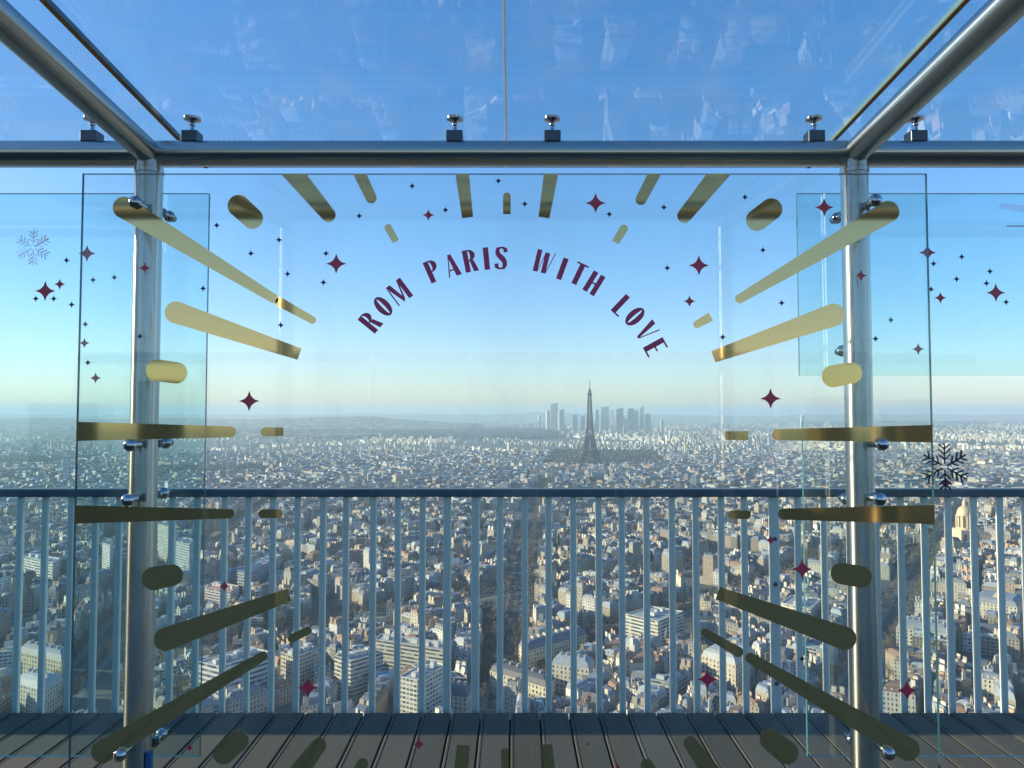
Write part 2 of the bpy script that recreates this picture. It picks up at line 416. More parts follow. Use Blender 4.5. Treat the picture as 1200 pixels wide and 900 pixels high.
for i, (pts, hw) in enumerate(AVENUES):
    mb = MB(); strip(mb, pts, hw - 2, GZ + .10 + .008 * i); tag(mb.build('pavement', PAVE, merge=False), kind='structure')
    mb = MB(); strip(mb, pts, max(5.5, hw - 10), GZ + .20 + .008 * i); tag(mb.build('road', ASPH, merge=False), kind='structure')
mb = MB()
for pts, hw in AVENUES[:6]:
    for a, b in zip(pts, pts[1:]):
        L = (b - a).length; d = (b - a) / L; n_ = Vector((-d.y, d.x)); k = 0
        while k < L:
            p = a + d * k; q = p + d * 4; mb.poly([v3(p - n_*.12, GZ + .29), v3(q - n_*.12, GZ + .29), v3(q + n_*.12, GZ + .29), v3(p + n_*.12, GZ + .29)]); k += 9
tag(mb.build('road_markings', LINE, merge=False), kind='structure')
HERO = []                        # footprints kept free of ordinary houses
PARKS = [                        # x0, x1 at pixel rows: polygons on the ground
    [G(556, 800), G(614, 800), G(610, 722), G(566, 715)],
    [G(636, 548), G(784, 547), G(768, 530), G(650, 529)],
    [G(690, 552), G(692, 552), G(692, 549), G(690, 549)],
    [G(-200, 548), G(60, 548), G(80, 540), G(-150, 538)],
    [G(980, 668), G(1060, 668), G(1056, 640), G(990, 636)],
    [G(150, 560), G(330, 556), G(330, 548), G(170, 548)],
]
def inpoly(p, q):
    c = False; n = len(q)
    for i in range(n):
        a, b = q[i], q[i - 1]
        if (a.y > p.y) != (b.y > p.y) and p.x < (b.x - a.x) * (p.y - a.y) / (b.y - a.y) + a.x: c = not c
    return c
def blocked(p, rad=9):
    for q in HERO:
        if inpoly(p, q): return True
        if min(seg_dist(p, q[i], q[i - 1]) for i in range(len(q))) < rad: return True
    return any(inpoly(p, q) for q in PARKS)

# ---- named buildings of the foreground
hero_things = []
def hero(name, label, cat, roofpx, h, wall, mat, fh=3.2, ww=3.2, roofcol=(.3, .31, .32), roof='flat', boxes=2, seed=0, blank=()):
    wall = tuple(x * .82 for x in wall); boxes = boxes * 2 if roof == 'flat' else boxes + 2
    q = [G(x, y, h) for x, y in roofpx]
    if area(q) < 0: q = q[::-1]
    HERO.append(q); rn = random.Random(seed)
    c = sum(q, Vector((0, 0))) / len(q)
    t = empty(name, (c.x, c.y, GZ), label, cat)
    a = MB(); b = MB()
    z1 = GZ + h
    prism(a, q, GZ, z1, mat, wall, ww, fh, blank=blank)
    if roof == 'flat':
        q2 = inset(q, .5)
        for i in range(len(q)):
            j = (i + 1) % len(q); a.poly([v3(q[i], z1), v3(q[j], z1), v3(q2[j], z1), v3(q2[i], z1)], PL, wall)
            a.poly([v3(q2[j], z1), v3(q2[i], z1), v3(q2[i], z1 - .9), v3(q2[j], z1 - .9)][::-1], PL, wall)
        b.poly([v3(p, z1 - .9) for p in q2], RF, roofcol)
    else:
        q2 = inset(q, 1.6); mid = inset(q, 4.5); hz = z1 + 4
        if area(mid) <= 5: mid = inset(q, 2.6)
        for i in range(len(q)):
            j = (i + 1) % len(q)
            b.poly([v3(q[i], z1), v3(q[j], z1), v3(q2[j], hz), v3(q2[i], hz)], RF, roofcol)
            b.poly([v3(q2[i], hz), v3(q2[j], hz), v3(mid[j], hz + 1.6), v3(mid[i], hz + 1.6)], RF, roofcol)
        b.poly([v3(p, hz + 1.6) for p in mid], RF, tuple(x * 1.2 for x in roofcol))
    a.build('wall', CITY_MATS, t, attrs=True); b.build('roof', CITY_MATS, t, attrs=True)
    lo = (q[1] - q[0]); 
    if (q[2] - q[1]).length > lo.length: lo = q[2] - q[1]
    lo.normalize(); l2 = Vector((-lo.y, lo.x))
    ln = max((q[1] - q[0]).length, (q[2] - q[1]).length)
    for k in range(boxes):
        m = MB(); o = c + lo * ln * ((k + .5) / boxes - .5) * .8 + l2 * (rn.uniform(-1.6, 1.6) if roof == 'flat' else 0); s = rn.uniform(1.8, 3.4); s2 = rn.uniform(1.3, 2.4)
        if roof == 'flat': z0, hh = z1 - .9, rn.uniform(2.6, 4)
        else: z0, hh, s, s2 = z1 + 2, 5.5, .5, 1.8
        prism(m, [o - lo*s - l2*s2, o + lo*s - l2*s2, o + lo*s + l2*s2, o - lo*s + l2*s2], z0, z0 + hh, PL, (.55, .54, .5) if roof == 'flat' else (.5, .42, .32), top=PL, topcol=(.4, .4, .4))
        m.build('rooftop_block' if roof == 'flat' else 'chimney', CITY_MATS, t, attrs=True)
    return t, q
WH = (.74, .73, .70); CR = (.66, .60, .48); BF = (.52, .47, .38); GY = (.42, .43, .44)
hero('slab_building', 'white slab block with blue window bands and blank white gable, low at left', 'office block', [(233, 775), (257, 781), (316, 763), (290, 757)], 32, WH, BAND, 3.4, boxes=3, blank=(3,), seed=1)
hero('slab_building', 'beige slab block with horizontal window bands beside the white gabled block', 'apartment block', [(392, 768), (411, 775), (449, 764), (431, 758)], 30, CR, BAND, 3.1, boxes=2, seed=2)
hero('slab_building', 'long cream slab with sunlit banded facade, behind the beige and white-ended blocks', 'apartment block', [(438, 749), (519, 762), (527, 753), (447, 742)], 27, (.72, .66, .52), BAND, 3.0, boxes=4, seed=3)
hero('tower_block', 'white-ended tower slab standing in front of the long cream slab', 'apartment block', [(467, 792), (489, 797), (524, 779), (503, 773)], 38, (.74, .70, .58), GRID, 3.0, boxes=2, seed=4)
hero('low_building', 'low cream facade building at the deck edge right of the white-ended slab', 'building', [(512, 812), (547, 818), (556, 808), (522, 803)], 16, (.74, .70, .60), WIN, roof='hip', roofcol=(.1, .11, .13), boxes=2, seed=5)
hero('institute_building', 'long cream facade under a dark slate roof, left of the deck centre bars', 'building', [(574, 786), (640, 806), (650, 796), (588, 777)], 17, (.74, .67, .50), WIN, roof='hip', roofcol=(.085, .085, .10), boxes=4, seed=6)
hero('corner_building', 'wedge-shaped sunlit corner block with slate mansard facing the bare trees', 'apartment block', [(608, 756), (618, 763), (688, 744), (676, 736)], 21, (.72, .62, .44), WIN, roof='hip', roofcol=(.12, .14, .17), boxes=6, seed=7)
hero('apartment_building', 'cream balcony facade right behind the slate-roofed long building', 'apartment block', [(646, 778), (690, 785), (697, 776), (655, 770)], 20, (.72, .67, .56), WIN, roof='hip', roofcol=(.28, .30, .33), boxes=3, seed=8)
hero('apartment_building', 'pale banded slab at mid-height between centre and right post', 'apartment block', [(733, 719), (771, 728), (801, 716), (764, 710)], 25, (.70, .66, .56), BAND, 3.1, boxes=2, seed=9)
hero('curved_roof_building', 'large buff stone hall behind the wide rail post at right', 'building', [(822, 768), (862, 780), (884, 764), (845, 755)], 26, (.62, .54, .42), WIN, roof='hip', roofcol=(.32, .33, .34), boxes=4, seed=10)
hero('slab_building', 'wide white slab block behind the railing far left', 'apartment block', [(26, 652), (62, 660), (70, 654), (35, 648)], 32, WH, BAND, 3.1, boxes=2, seed=11)
hero('tower_block', 'pale tower block right of the left post, above the gold pill', 'tower block', [(185, 614), (199, 617), (203, 612), (190, 610)], 52, (.66, .63, .56), GRID, 3.1, boxes=1, seed=12)
hero('tower_block', 'dark glassy tower with white vertical piers right of the left post', 'tower block', [(206, 634), (222, 638), (228, 632), (213, 629)], 58, (.55, .58, .6), GRID, 3.1, 5, boxes=1, seed=13)
hero('tower_block', 'slim white tower block left of the left post', 'tower block', [(120, 636), (129, 639), (133, 634), (125, 631)], 45, WH, GRID, 3.1, boxes=1, seed=14)
hero('apartment_building', 'stepped white and brick building behind the small red star at left', 'apartment block', [(240, 688), (270, 694), (280, 686), (251, 681)], 26, (.68, .60, .54), BAND, 3.0, boxes=3, roofcol=(.4, .2, .14), seed=15)
hero('hall_building', 'long dark office slab seen end-on behind the left sunburst bars', 'office block', [(278, 668), (293, 671), (330, 650), (316, 648)], 30, GY, BAND, 3.3, boxes=3, seed=16)
hero('apartment_building', 'twin-winged beige block right of the big left red star, near the deck', 'apartment block', [(329, 764), (346, 770), (375, 759), (358, 754)], 27, (.62, .54, .42), GRID, 3.0, boxes=2, seed=17)
hero('apartment_building', 'buff block just right of the right steel post near the deck', 'apartment block', [(1138, 704), (1192, 712), (1200, 702), (1150, 696)], 24, (.66, .60, .50), WIN, roof='hip', roofcol=(.2, .22, .25), boxes=4, seed=18)
hero('apartment_building', 'long pale facade crossing several bars right of the right post', 'apartment block', [(1050, 735), (1112, 744), (1120, 734), (1058, 727)], 22, (.70, .66, .54), WIN, roof='hip', roofcol=(.25, .27, .3), boxes=5, seed=19)
hero('apartment_building', 'white stepped block between wide rail post and right steel post', 'apartment block', [(915, 706), (950, 714), (962, 702), (928, 697)], 24, (.72, .68, .58), GRID, 3.0, boxes=2, seed=20)
hero('curved_building', 'pale crescent-roofed building low behind the second railing gap at left', 'building', [(18, 800), (52, 810), (74, 796), (40, 787)], 18, (.68, .64, .52), WIN, roof='hip', roofcol=(.34, .36, .36), boxes=3, seed=21)
hero('station_building', 'long buff sheds-like building with light roof above the crescent-roofed one', 'building', [(22, 764), (72, 775), (84, 765), (34, 755)], 20, (.66, .58, .42), WIN, roof='hip', roofcol=(.2, .22, .24), boxes=3, seed=22)

# ---- perimeter blocks
districts = []
rs = random.Random(11)
for j in range(60):
    y = 200 + (j / 60) ** 1.3 * 3480
    for s in range(3):
        x = rs.uniform(-1, 1) * (.86 * y + 200); c = Vector((x, y))
        # turn the grid to the nearest avenue
        best = (1e9, rs.uniform(0, 1.57))
        for pts, hw in AVENUES:
            for a, b in zip(pts, pts[1:]):
                d = seg_dist(c, a, b)
                if d < best[0]: best = (d, math.atan2((b - a).y, (b - a).x))
        ang = best[1] if best[0] < 320 else rs.uniform(0, 1.57)
        districts.append((c, ang, rs.uniform(14.5, 18.5)))
DC = np.array([(d[0].x, d[0].y) for d in districts])
COURTS = []
houses = []                      # (distance, quad, height, seed, lod)
def add_block(q, hbase, lod, rn):
    D = rn.uniform(9.5, 12)
    inn = inset(q, D)
    if area(q) < 500: return
    if area(inn) < 60:
        c = sum(q, Vector((0, 0))) / 4
        if ave_clear(c, 8) > 0 and not blocked(c): houses.append((c.length, q, hbase, rn.random(), lod))
        return
    for i in range(4):
        a, b, ia, ib = q[i], q[(i + 1) % 4], inn[i], inn[(i + 1) % 4]
        L = (b - a).length; t = 0; cuts = [0]
        wmin, wmax = (8, 16) if lod == 0 else (12, 26)
        while t < L - wmin: 
            t += rn.uniform(wmin, wmax); cuts.append(min(1, t / L))
        cuts[-1] = 1
        for t0, t1 in zip(cuts, cuts[1:]):
            if t1 - t0 < .02 or rn.random() < .03: continue
            f = [a.lerp(b, t0), a.lerp(b, t1), ia.lerp(ib, t1), ia.lerp(ib, t0)]
            c = sum(f, Vector((0, 0))) / 4
            if ave_clear(c, 7) < 0 or blocked(c): continue
            if not (abs(c.x) < .80 * c.y + 130 and c.y > 150): continue
            h = hbase + rn.choice([-6, -3, -1.5, 0, 0, 0, 1.5, 3])
            if rn.random() < .03: h += rn.uniform(6, 16)
            houses.append((c.length, f, h, rn.random(), lod))
    # buildings in the court
    c = sum(inn, Vector((0, 0))) / 4
    if lod == 0: COURTS.append((c, rn.random()))
    if lod == 0:
        cc = inset(inn, 3)
        if area(cc) > 120:
            u = (cc[1] - cc[0]).normalized()
            for k in range(rn.choice([1, 2, 2, 3])):
                t = rn.uniform(.1, .75); t2 = t + rn.uniform(.12, .22)
                f = [cc[0].lerp(cc[1], t), cc[0].lerp(cc[1], t2), cc[3].lerp(cc[2], t2), cc[3].lerp(cc[2], t)]
                m = sum(f, Vector((0, 0))) / 4
                if ave_clear(m, 7) > 0 and not blocked(m) and abs(m.x) < .8 * m.y + 130 and m.y > 150:
                    houses.append((m.length, f, rn.uniform(5, 15), rn.random(), 1)); break
rb = random.Random(5)
for di, (c, ang, hb) in enumerate(districts):
    ux = Vector((math.cos(ang), math.sin(ang))); uy = Vector((-ux.y, ux.x))
    R0 = 420 if c.y < 1500 else 640
    xs = [-R0]
    while xs[-1] < R0: xs.append(xs[-1] + rb.uniform(52, 92))
    ys = [-R0]
    while ys[-1] < R0: ys.append(ys[-1] + rb.uniform(40, 62))
    for i in range(len(xs) - 1):
        for j in range(len(ys) - 1):
            cen = c + ux * (xs[i] + xs[i+1]) / 2 + uy * (ys[j] + ys[j+1]) / 2
            if not (150 < cen.y < 3550) or abs(cen.x) > .8 * cen.y + 180: continue
            dd = np.hypot(DC[:, 0] - cen.x, DC[:, 1] - cen.y); o = np.argsort(dd)[:2]
            if o[0] != di: continue
            edge = (dd[o[1]] ** 2 - dd[o[0]] ** 2) / (2 * np.hypot(*(DC[o[0]] - DC[o[1]])))
            if edge < 8: continue
            g = 4.4
            q = [c + ux * x + uy * y for x, y in ((xs[i] + g, ys[j] + g), (xs[i+1] - g, ys[j] + g), (xs[i+1] - g, ys[j+1] - g), (xs[i] + g, ys[j+1] - g))]
            q = [p + Vector((rb.uniform(-4, 4), rb.uniform(-4, 4))) for p in q]
            add_block(q, hb, 0 if cen.y < 1500 else 1, rb)
houses.sort(key=lambda t: t[0])
# positions of the railing bars, read off the photograph (x at the top of the picture's city part)
BARS = [22, 51, 82, 110, 138, 169, 200, 230, 262, 290, 319, 348, 378, 405, 437, 466, 495, 524, 557, 586, 615, 643, 672, 702, 729, 758, 788, 816, 846, 873, 908, 936, 967, 997, 1028, 1057, 1085, 1113, 1143, 1174]
def ordn(k): return f"{k}{'th' if 10 <= k % 100 <= 20 else {1: 'st', 2: 'nd', 3: 'rd'}.get(k % 10, 'th')}"
houses = [t for t in houses if not (t[0] > 2300 and 600 + F * t[1][0].x / t[1][0].y < 380 and (t[3] * 7919) % 1 < .38)]
n_ind = 0; gapcount = {}
STUFF = MB()
for dist, q, h, seed, lod in houses:
    rn = random.Random(seed); c = sum(q, Vector((0, 0))) / 4
    px, py = proj(c.x, c.y, GZ + h + 2)
    corners = [proj(p.x, p.y, GZ + h)[0] for p in q]
    if n_ind < 290 and 8 < px < 1192 and py < 818 and h > 11 and area(q) > 70:
        A = (MB(), MB(), MB()); info = house(A, q, h, rn, 0)
        k = sum(1 for b in BARS if b < px); gapcount[k] = gapcount.get(k, 0) + 1
        where = f"right of {ordn(k)} railing bar" if k else 'left of first railing bar'
        t = empty('town_house', (c.x, c.y, GZ), f"{info[0]} {NUMW[min(12, info[2])]}-storey block, {info[1]}, {ordn(gapcount[k])} up from deck {where}", 'apartment block', 'town houses below the railing')
        A[0].build('wall', CITY_MATS, t, attrs=True); A[1].build('roof', CITY_MATS, t, attrs=True)
        if A[2].f: A[2].build('chimney', CITY_MATS, t, attrs=True)
        n_ind += 1
    else:
        house((STUFF, STUFF, STUFF), q, h, rn, 0 if dist < 900 else (1 if dist < 1900 else 2))
# ---- beyond: loose rows out to the edge of the city
rf = random.Random(21)
def in_forest(x, y):
    px = 600 + F * x / y; py = 483 + 210 * F / y
    if 380 < px < 655 and 503 < py < 514: return True
    if -300 < px < 330 and 494 < py < 506 and math.sin(x / 300) + math.sin(y / 500) > .2: return True
    return math.sin(x / 410 + 1) + math.sin(y / 620) + math.sin((x + y) / 290) > 1.5
y = 3500.0
while y < 13000:
    step = 46 + (y - 3500) * .014; x = -(.80 * y)
    while x < .80 * y:
        px_, py_ = x + rf.uniform(-.4, .4) * step, y + rf.uniform(-.5, .5) * step
        x += step
        ppx = 600 + F * px_ / py_; ppy = 483 + 210 * F / py_
        if in_forest(px_, py_) or (ppx < 440 and rf.random() < (.62 if ppy < 520 else .45) * min(1, (440 - ppx) / 60)): continue
        if blocked(Vector((px_, py_)), 0): continue
        a = math.sin(px_ / 500) * 1.5 + math.sin(py_ / 700); L = rf.uniform(10, 32) * (1 + (y - 3500) / 12000); D = rf.uniform(6, 11) * (1 + (y - 3500) / 12000)
        h = rf.uniform(9, 22) * (1 + (y - 3500) / 20000)
        if rf.random() < .025: h = rf.uniform(32, 62); L *= .6
        u = Vector((math.cos(a), math.sin(a))); v = Vector((-u.y, u.x)); c = Vector((px_, py_))
        q = [c - u*L/2 - v*D/2, c + u*L/2 - v*D/2, c + u*L/2 + v*D/2, c - u*L/2 + v*D/2]
        wc = rf.choice(WALLS)[0]; kk = rf.uniform(.7, 1.2) * (1 - .45 * min(1, max(0, (y - 5500) / 5000))); wc = tuple(min(.85, t * kk) for t in wc)  # far walls darken with distance, the haze fade is put into their colour
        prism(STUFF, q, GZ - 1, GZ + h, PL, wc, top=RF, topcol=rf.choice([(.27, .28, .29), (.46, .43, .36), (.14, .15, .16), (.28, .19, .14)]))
    y += step * 1.1
tag(STUFF.build('city_rooftops', CITY_MATS, attrs=True), 'dense pale stone city blocks with grey roofs stretching away to the hazy horizon', 'city', kind='stuff')
print('houses', len(houses), 'individual', n_ind, 'stuff faces', len(STUFF.f))

# ---- hazy office towers on the skyline
def sky_tower(px, top, wpx, base, label, col, mat=GRID, seed=0, slant=0):
    rn = random.Random(seed); d = 210 * F / (base - 483.3); m = d / F
    c = Vector(((px - 600) * m, d)); W_ = wpx * m; h = (base - top) * m
    a = rn.uniform(-.5, .5); u = Vector((math.cos(a), math.sin(a))); v = Vector((-u.y, u.x)); k = W_ / 2
    q = [c - u*k - v*k*.8, c + u*k - v*k*.8, c + u*k + v*k*.8, c - u*k + v*k*.8]
    t = empty('skyline_tower', (c.x, c.y, GZ), label, 'skyscraper', 'hazy skyline towers')
    b = MB(); prism(b, q, GZ, GZ + h, mat, col, 6, 4); b.build('wall', CITY_MATS, t, attrs=True)
    r = MB(); q2 = inset(q, k * .25); z = GZ + h
    for i in range(4):
        j = (i + 1) % 4; e = slant * k * (1 if i in (1, 2) else 0); e2 = slant * k * (1 if j in (1, 2) else 0)
        r.poly([v3(q[i], z), v3(q[j], z), v3(q[j], z + 3 + e2), v3(q[i], z + 3 + e)], PL, col)
    r.poly([v3(q[i], z + 3 + slant * k * (1 if i in (1, 2) else 0)) for i in range(4)], RF, (.3, .3, .3))
    if not slant: prism(r, q2, z + 3.05, z + 10, PL, col, top=RF, topcol=(.3, .3, .3))
    r.build('roof', CITY_MATS, t, attrs=True)
DK = (.16, .20, .25); MD = (.32, .36, .40); LT = (.66, .66, .64)
for i, (px, top, wp, col, lab, sl) in enumerate([
    (642, 482, 4, LT, 'pale slab tower, leftmost of the hazy skyline cluster', 0),
    (649.5, 474.5, 7, DK, 'dark broad tower, tallest of the hazy group left of the iron tower', .5),
    (657, 482, 6, MD, 'grey tower leaning top just right of the tallest left one', .8),
    (659, 492, 5, LT, 'short bright white tower in front of the left skyline group', 0),
    (674, 487, 5, MD, 'low grey tower halfway between left group and iron tower', 0),
    (683, 489, 4, DK, 'small dark block tower closest left of the iron tower', 0),
    (699, 481, 4, MD, 'slim grey tower closest right of the iron tower', 0),
    (709, 478, 9, MD, 'wide blue-grey tower with rounded shoulders right of the iron tower', .3),
    (717.5, 481, 4.5, LT, 'bright slab tower, whitest of the right skyline group', 0),
    (726, 480, 8, DK, 'dark wide twin-topped tower in the middle of the right group', .4),
    (733, 491, 5, LT, 'low pale tower at the foot of the right group', 0),
    (739.5, 480, 8, DK, 'dark blue slab tower right of the middle of the group', 0),
    (746, 482, 3.5, MD, 'thin grey tower squeezed between two dark ones', 0),
    (752, 479, 4.5, MD, 'pointed slim tower with sloping top, right end of group', 1.6),
    (759, 486, 6, MD, 'shorter stepped tower trailing the right end of the group', 0),
    (690, 494, 6, MD, 'squat grey tower hidden low beside the iron tower', 0)]):
    sky_tower(px, top, wp, 505 + (i % 3) * .5, lab, col, GRID, i, sl)
for i, (px, top, wp, base, col, lab) in enumerate([
    (776, 493, 4, 508, LT, 'lone white tower right of the skyline cluster'),
    (611, 488, 3, 503, LT, 'slim pale tower on the skyline left of the cluster'),
    (632, 488, 3, 503, LT, 'slim pale tower close left of the cluster'),
    (79, 535, 4.5, 568, LT, 'lone tall white tower block far left above the handrail'),
    (296, 520, 4, 540, LT, 'pale tower block above the handrail between left bars'),
    (243, 528, 5, 552, MD, 'grey tower block above the handrail near left glass edge'),
    (268, 530, 4, 552, LT, 'white tower block right of the grey one above the handrail'),
    (1047, 520, 5, 548, MD, 'grey tower block behind right post above the handrail'),
    (940, 488, 4, 503, LT, 'pale distant tower on the right skyline')]):
    sky_tower(px, top, wp, base, lab, col, GRID, 50 + i)

# ---- iron lattice tower
IRON = simple('brown_iron', (.10, .085, .075), .7, 0, .1, .1)
dT = 2711.0; ET = Vector(((691 - 600) / F * dT, dT))
tow = empty('iron_lattice_tower', (ET.x, ET.y, GZ), 'tall tapering iron lattice tower with four splayed legs rising over the skyline', 'tower')
def prof(z): return float(np.interp(z, [0, 20, 57, 85, 115, 150, 200, 276, 300], [50, 42, 28, 21, 15.5, 11.5, 8.5, 5.4, 4.2]))
def legw(z): return float(np.interp(z, [0, 57, 115, 180], [11, 8.5, 6, 4]))
def etp(x, y, z): return (ET.x + x, ET.y + y, GZ + z)
for sx in (-1, 1):
    for sy in (-1, 1):
        b = MB(); lv = [0, 9, 18, 27, 36, 46, 57, 68, 79, 90, 102, 115]
        def cor(z):
            o = prof(z); i = max(0, o - 2 * legw(z)) if z < 110 else o - 2 * legw(z)
            return [etp(sx * a, sy * c, z) for a, c in ((o, o), (i, o), (i, i), (o, i))]
        for z0, z1 in zip(lv, lv[1:]):
            A0, A1 = cor(z0), cor(z1)
            for k in range(4):
                j = (k + 1) % 4
                b.tube(A0[k], A1[k], 1.5, n=4, caps=False)
                b.tube(A0[k], A1[j], .8, n=4, caps=False); b.tube(A0[j], A1[k], .8, n=4, caps=False); b.tube(A1[k], A1[j], .8, n=4, caps=False)
        b.build('leg', IRON, tow, merge=False)
for z, wd, hh in ((57, 31, 6), (115, 18, 5), (276, 8, 6)):
    b = MB(); b.box(etp(-wd, -wd, z - 1), etp(wd, wd, z + hh)); b.build('platform', IRON, tow)
b = MB(); lv = [115 + i * 8.05 for i in range(21)]
for z0, z1 in zip(lv, lv[1:]):
    a, c = prof(z0) * .95, prof(z1) * .95
    A0 = [etp(x * a, y_ * a, z0) for x, y_ in ((-1, -1), (1, -1), (1, 1), (-1, 1))]; A1 = [etp(x * c, y_ * c, z1) for x, y_ in ((-1, -1), (1, -1), (1, 1), (-1, 1))]
    for k in range(4):
        j = (k + 1) % 4
        b.tube(A0[k], A1[k], 2.3, n=4, caps=False); b.tube(A0[k], A1[j], 1.0, n=4, caps=False); b.tube(A0[j], A1[k], 1.0, n=4, caps=False); b.tube(A1[k], A1[j], .8, n=4, caps=False)
b.build('shaft', IRON, tow, merge=False)
b = MB()
for side in range(4):
    for k in range(12):
        t0, t1 = math.pi * k / 12, math.pi * (k + 1) / 12; r_ = 30
        def ap(t):
            a_, z_ = -math.cos(t) * r_, 8 + math.sin(t) * 38; o = prof(z_) - 1
            return etp(*((a_, -o) if side == 0 else (a_, o) if side == 1 else (-o, a_) if side == 2 else (o, a_)), z_)
        b.tube(ap(t0), ap(t1), 1.6, n=4, caps=False)
b.build('arch', IRON, tow, merge=False)
b = MB(); b.lathe(etp(0, 0, 282), (0, 0, 1), [(6, 0), (6, 8), (4, 14), (2.2, 18), (1.4, 26), (1.0, 48), (.01, 49)], 8); b.build('antenna', IRON, tow)

# ---- domed church tower on the right
STONE = simple('golden_stone', (.60, .48, .31), .8, 0, .15, .3); GOLDR = simple('gilded_dome', (.62, .48, .28), .55, .2, .1, .2)
DARKW = simple('dark_opening', (.05, .05, .06), .6)
d0 = 1089.0; cx, cy_ = (1127 - 600) / F * d0, d0
ch = empty('domed_church', (cx, cy_, GZ), 'golden stone church with tall drum and dome behind the right-hand railing bars', 'church')
b = MB(); b.box((cx - 15, cy_ - 15, GZ), (cx + 15, cy_ + 15, GZ + 34)); b.build('base', STONE, ch)
b = MB()
for sx in (-1, 0, 1):
    b.box((cx + sx * 9 - 2, cy_ - 15.3, GZ + 6), (cx + sx * 9 + 2, cy_ - 15.05, GZ + 28))
b.build('window', DARKW, ch)
b = MB(); b.lathe((cx, cy_, GZ + 34), (0, 0, 1), [(11.5, 0), (11.5, 3), (10, 3.2), (10, 20), (11.2, 20.2), (11.2, 22)], 24); b.build('drum', STONE, ch)
for k in range(12):
    t = math.pi * 2 * (k + .5) / 12; b = MB(); b.tube((cx + 11.3 * math.cos(t), cy_ + 11.3 * math.sin(t), GZ + 37), (cx + 11.3 * math.cos(t), cy_ + 11.3 * math.sin(t), GZ + 54), 1.0, n=8); b.build('column', STONE, ch)
b = MB(); b.lathe((cx, cy_, GZ + 56), (0, 0, 1), [(10.5 * math.cos(a), 13 * math.sin(a)) for a in [i * math.pi / 16 for i in range(8)]], 24); b.build('dome', GOLDR, ch, smooth=True)
b = MB(); b.lathe((cx, cy_, GZ + 68), (0, 0, 1), [(3, 0), (3, 6), (2.2, 7), (.6, 11), (.2, 17)], 12); b.build('lantern', STONE, ch)

# ---- trees
def leaf_mat(name, a, b_):
    m, nt, p = newmat(name); n = noise(nt, .6, 4)
    oi = N(nt, 'ObjectInfo')
    c = mixc(nt, n, a, b_); k = mixc(nt, math_(nt, 'MULTIPLY', oi.outputs['Random'], .5), c, (.10, .085, .06))
    nt.links.new(k, p.inputs['Base Color']); p.inputs['Roughness'].default_value = .9; return m
TW = leaf_mat('bare_twigs', (.13, .09, .06), (.22, .17, .12)); BARK = simple('bark', (.09, .07, .055), .9)
WOOD = leaf_mat('winter_woodland', (.028, .034, .036), (.07, .07, .062))
def tree_mesh(seed):
    rn = random.Random(seed); tr = MB(); cr = MB(); H = 13
    tr.tube((0, 0, 0), (0, 0, 5), .32, .24, 7)
    limbs = []
    for k in range(8):
        a = k * .9 + rn.uniform(-.3, .3); r_ = rn.uniform(2.6, 4.4); z = rn.uniform(7, H - 1.2)
        e = Vector((math.cos(a) * r_, math.sin(a) * r_, z)); s = Vector((0, 0, rn.uniform(3.6, 5)))
        tr.tube(s, e, .16, .05, 5, False); limbs.append((s, e))
        for _ in range(3):
            e2 = e + Vector((rn.uniform(-1.6, 1.6), rn.uniform(-1.6, 1.6), rn.uniform(.2, 2))); tr.tube(s.lerp(e, .6), e2, .08, .03, 4, False); limbs.append((s.lerp(e, .5), e2))
    for s, e in limbs:
        for _ in range(13):
            p = s.lerp(e, rn.uniform(.45, 1.12)) + Vector((rn.gauss(0, .55), rn.gauss(0, .55), rn.gauss(0, .5)))
            d = Vector((rn.gauss(0, 1), rn.gauss(0, 1), rn.gauss(.5, 1))).normalized() * rn.uniform(.5, 1.2)
            n_ = d.orthogonal().normalized() * rn.uniform(.08, .26)
            cr.poly([p - n_, p + n_, p + d])
    return tr, cr
tree_src = []
for s in range(4):
    tr, cr = tree_mesh(s)
    o1 = tr.build('trunk', BARK, merge=False, origin=(0, 0, 0)); o2 = cr.build('crown', TW, merge=False, origin=(0, 0, 0)); tree_src.append((o1.data, o2.data))
    bpy.data.objects.remove(o1); bpy.data.objects.remove(o2)
spots = []
rt = random.Random(9)
for k in range(62):
    t = rt.random(); a = G(558, 800).lerp(G(568, 718), t); b2 = G(612, 800).lerp(G(610, 722), t); spots.append((a.lerp(b2, rt.random()), 'g'))
for ai, (pts, hw) in enumerate(AVENUES[:6]):
    for a, b2 in zip(pts, pts[1:]):
        L = (b2 - a).length; d = (b2 - a) / L; n_ = Vector((-d.y, d.x)); k = 0.0
        while k < L:
            for s in (-1, 1):
                p = a + d * k + n_ * s * (hw - 6) + Vector((rt.uniform(-1, 1), rt.uniform(-1, 1))); spots.append((p, ai))
            k += rt.uniform(9, 13)
for c, u in COURTS:
    if 440 < c.y < 1100 and ave_clear(c) > 0 and not blocked(c):
        for k in range(int(u * 5)): spots.append((c + Vector((rt.uniform(-11, 11), rt.uniform(-9, 9))), 'c'))
vis = []
for p, kind in spots:
    if p.y < 430: continue
    px, py = proj(p.x, p.y, GZ + 12)
    if 4 < px < 1196 and py < 826 and not any(inpoly(p, q) for q in HERO): vis.append((p.length, p, kind))
vis.sort(key=lambda t: t[0])
street = ['wide central avenue', 'avenue leading right', 'avenue leading left', 'diagonal street right of centre', 'far left diagonal street', 'street right of the right post']
tree_rest = MB()
